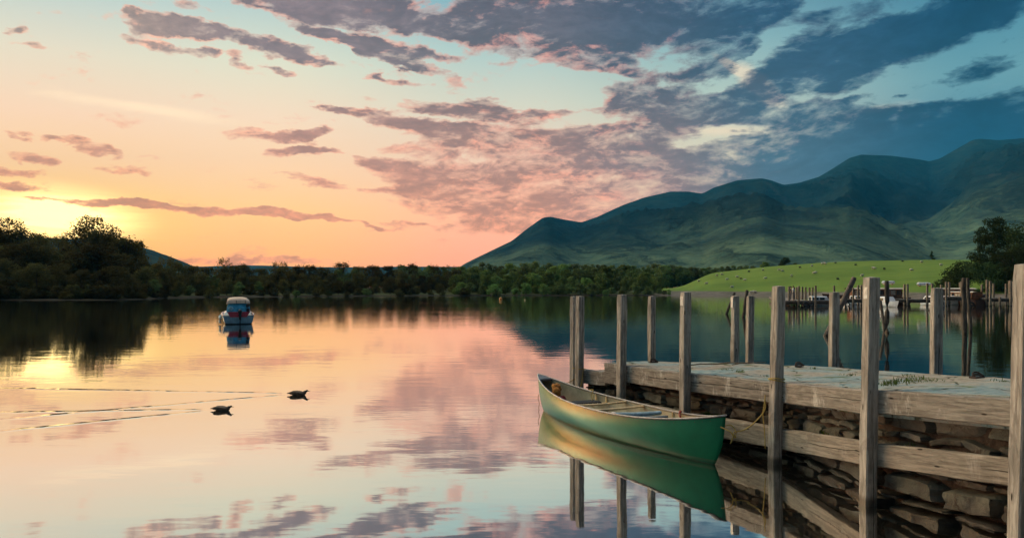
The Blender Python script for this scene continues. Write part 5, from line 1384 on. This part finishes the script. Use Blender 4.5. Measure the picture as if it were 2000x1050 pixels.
def person(loc, rz, label, top, pose='camera', h=1.0):
    t = thing('person', label, 'person', loc, rz, None); t.scale = (h, h, h)
    V_ = [(0, 0, .95), (0, .01, 1.12), (0, 0, 1.35), (0, 0, 1.46), (0, .01, 1.53), (0, .02, 1.62), (0, .015, 1.72),
          (-.10, 0, .88), (-.11, .02, .50), (-.12, -.02, .09), (-.12, .12, .04), (.10, 0, .88), (.12, .03, .50), (.13, -.01, .09), (.13, .13, .04)]
    E_2 = [(0, 1), (1, 2), (2, 3), (3, 4), (4, 5), (5, 6), (0, 7), (7, 8), (8, 9), (9, 10), (0, 11), (11, 12), (12, 13), (13, 14)]
    Rr = [.14, .125, .15, .07, .055, .088, .075, .09, .058, .042, .035, .09, .058, .042, .035]
    if pose == 'camera': arms = [[(-.19, 0, 1.40), (-.27, .12, 1.18), (-.08, .30, 1.46)], [(.19, 0, 1.40), (.27, .12, 1.18), (.08, .30, 1.46)]]
    else: arms = [[(-.19, 0, 1.40), (-.25, -.02, 1.12), (-.22, .08, .88)], [(.19, 0, 1.40), (.26, .02, 1.13), (.20, .16, .95)]]
    for a in arms:
        i = len(V_); V_ += a; E_2 += [(2, i), (i, i + 1), (i + 1, i + 2)]; Rr += [.062, .042, .032]
    skin_mesh('body', V_, E_2, Rr, M_SKIN, t)
    for a in arms:     # hands: a palm with five fingers
        c = Vector(a[2]); d = (Vector(a[2]) - Vector(a[1])).normalized(); s_ = d.cross(Vector((0, 0, 1))).normalized()
        pv = [tuple(c), tuple(c + d * .06)]; pe = [(0, 1)]; pr_ = [.026, .030]
        for k in range(4):
            b_ = c + d * .085 + s_ * (k - 1.5) * .018; i = len(pv); pv += [tuple(b_), tuple(b_ + d * .045 + Vector((0, 0, .012)))]; pe += [(1, i), (i, i + 1)]; pr_ += [.009, .008]
        i = len(pv); pv += [tuple(c + d * .03 + s_ * .04), tuple(c + d * .06 + s_ * .055)]; pe += [(0, i), (i, i + 1)]; pr_ += [.011, .009]
        skin_mesh('hand', pv, pe, pr_, M_SKIN, t, sub=1)
    sv = [(0, 0, .93), (0, .01, 1.12), (0, 0, 1.34), (0, 0, 1.43)]; se = [(0, 1), (1, 2), (2, 3)]; sr = [.155, .145, .168, .09]
    for a in arms: i = len(sv); m_ = Vector(a[0]).lerp(Vector(a[1]), .75); sv += [a[0], tuple(m_)]; se += [(2, i), (i, i + 1)]; sr += [.078, .060]
    skin_mesh('shirt', sv, se, sr, top, t)
    skin_mesh('trousers', [(0, 0, .98), (-.10, 0, .86), (-.11, .02, .50), (-.12, -.02, .10), (.10, 0, .86), (.12, .03, .50), (.13, -.01, .10)], [(0, 1), (1, 2), (2, 3), (0, 4), (4, 5), (5, 6)], [.150, .105, .075, .060, .105, .075, .060], M_TROU, t)
    hr = MB().ball((0, -.008, 1.665), (.092, .102, .092), 14, 10); hr.build('hair', M_HAIR, t, smooth=True)
    nf = MB().ball((0, .108, 1.60), (.013, .018, .022), 8, 6)
    nf.build('nose', M_SKIN, t, smooth=True)
    ey = MB(); ey.ball((-.032, .096, 1.625), .010, 8, 6); ey.ball((.032, .096, 1.625), .010, 8, 6); ey.build('eyes', M_HAIR, t)
    return t
person((PX(1549.5, 97.2), 97.2, .68), R(75), 'person in white shirt and grey trousers, hands raised, on the low wooden jetty', M_SHIRT, 'camera', 1.06)
person((PX(1544.5, 98.0), 98.0, .68), R(60), 'person in dark jacket standing just behind the one in the white shirt', M_NAVY, 'stand', 1.03)

# ------------------------------------------------------------------ sheep on the meadow
M_WOOL = mat('cream_wool', color=(.55, .52, .44), rough=.95, vary=.1, scale=20); M_WOOLD = mat('dark_wool', color=(.035, .03, .026), rough=.95, vary=.2, scale=20); M_SFACE = mat('dark_sheep_face', color=(.05, .045, .04), rough=.9)
def sheep_proto(m, label, grp, seed):
    t = thing('sheep', label, 'sheep', (0, 0, 0), 0, grp)
    rings = []
    for (x, z, wy, wz) in ((-.50, .66, .05, .08), (-.46, .64, .17, .19), (-.30, .62, .24, .26), (0, .60, .27, .29), (.26, .62, .24, .27), (.42, .66, .17, .20), (.50, .60, .10, .12), (.62, .42, .08, .09), (.70, .26, .065, .07), (.76, .18, .04, .045)):
        rings.append([Vector((x, wy * math.cos(a), z + wz * math.sin(a))) * (1 + .03 * math.sin(a * 5 + x * 20 + seed)) for a in [k * math.pi / 6 for k in range(12)]])
    mb = MB().loft(rings, True)
    for x, y in ((-.32, -.13), (-.34, .13), (.28, -.12), (.26, .12)): mb.tube([Vector((x, y, .48)), Vector((x + (.03 if x < 0 else -.01), y, .26)), Vector((x, y, .0))], [.07, .04, .032], 7)
    for y in (-.07, .07): mb.add([(.60, y, .50), (.57, y * 2.1, .50), (.63, y * 1.9, .46)], [(0, 1, 2)])
    mb.build('body', m, t, smooth=True); return t
rsh = random.Random(12)
sw = sheep_proto(M_WOOL, 'cream sheep grazing on the green meadow', 'cream sheep on the meadow', 0); sk = sheep_proto(M_WOOLD, 'dark sheep grazing on the green meadow', 'dark sheep on the meadow', 2)
spots = [(1440, 543, 0), (1455, 549, 0), (1490, 529, 0), (1495, 546, 0), (1522, 529, 0), (1528, 531, 0), (1546, 541, 0), (1590, 536, 0), (1593, 535, 0), (1606, 517, 0), (1609, 516, 0), (1612, 517, 0), (1705, 526, 0), (1708, 527, 0), (1586, 521, 0), (1800, 514, 0), (1838, 520, 0), (1400, 540, 0), (1410, 538, 0), (1420, 548, 0), (1365, 551, 0), (1380, 556, 0), (1430, 563, 0), (1472, 573, 0), (1468, 574, 0), (1475, 573.5, 0), (1684, 541, 0), (1780, 530, 0),
         (1463, 532, 1), (1562, 524, 1), (1632, 515, 1), (1671, 519, 1), (1763, 512, 1), (1727, 527, 1), (1636, 547, 1), (1447, 546, 1)]
def on_land(px, y):
    lo = shore(px) + 2
    D = lo
    while D < 350:
        if HY - (land(px, D) - H) * F / D <= y: return D
        D += .5
    return None
first = {0: True, 1: True}
for px, y, k in spots:
    D = on_land(px, y)
    if D is None: continue
    src = (sw, sk)[k]; rz = rsh.choice([0, math.pi]) + rsh.uniform(-.7, .7); loc = (PX(px, D), D, land(px, D) - .02); s_ = .95 if k == 0 else .8
    yb_ = 'on the crest' if y < 521 else ('high on the slope' if y < 533 else ('low on the slope' if y < 552 else 'down by the shore'))
    xb_ = min([(1365, 'left end of the meadow'), (1410, 'right of the third post'), (1436, 'the white-plated back post'), (1465, 'the slimmer back post'), (1495, 'left of the rope-ringed post'), (1519, 'the rope-ringed post'), (1546, 'the two people'), (1590, 'the first white boat'), (1610, 'right of the first white boat'), (1632, 'the post before the log'), (1670, 'the leaning log top'), (1684, 'left of the tallest middle post'), (1706, 'the tallest middle post'), (1735, 'the first life raft'), (1765, 'between the life rafts'), (1800, 'the second life raft'), (1845, 'the right end of the meadow')], key=lambda t: abs(t[0] - px))[1]
    lab_ = ('dark' if k else 'cream') + ' sheep ' + yb_ + ', ' + ('' if xb_.startswith(('left', 'right', 'between')) else 'above ') + xb_
    if first[k]: tag(src, lab_)
    if first[k]: src.location = loc; src.rotation_euler = (0, 0, rz); src.scale = (s_,) * 3; first[k] = False
    else: dup(src, loc, rz, lab_, None, s_)
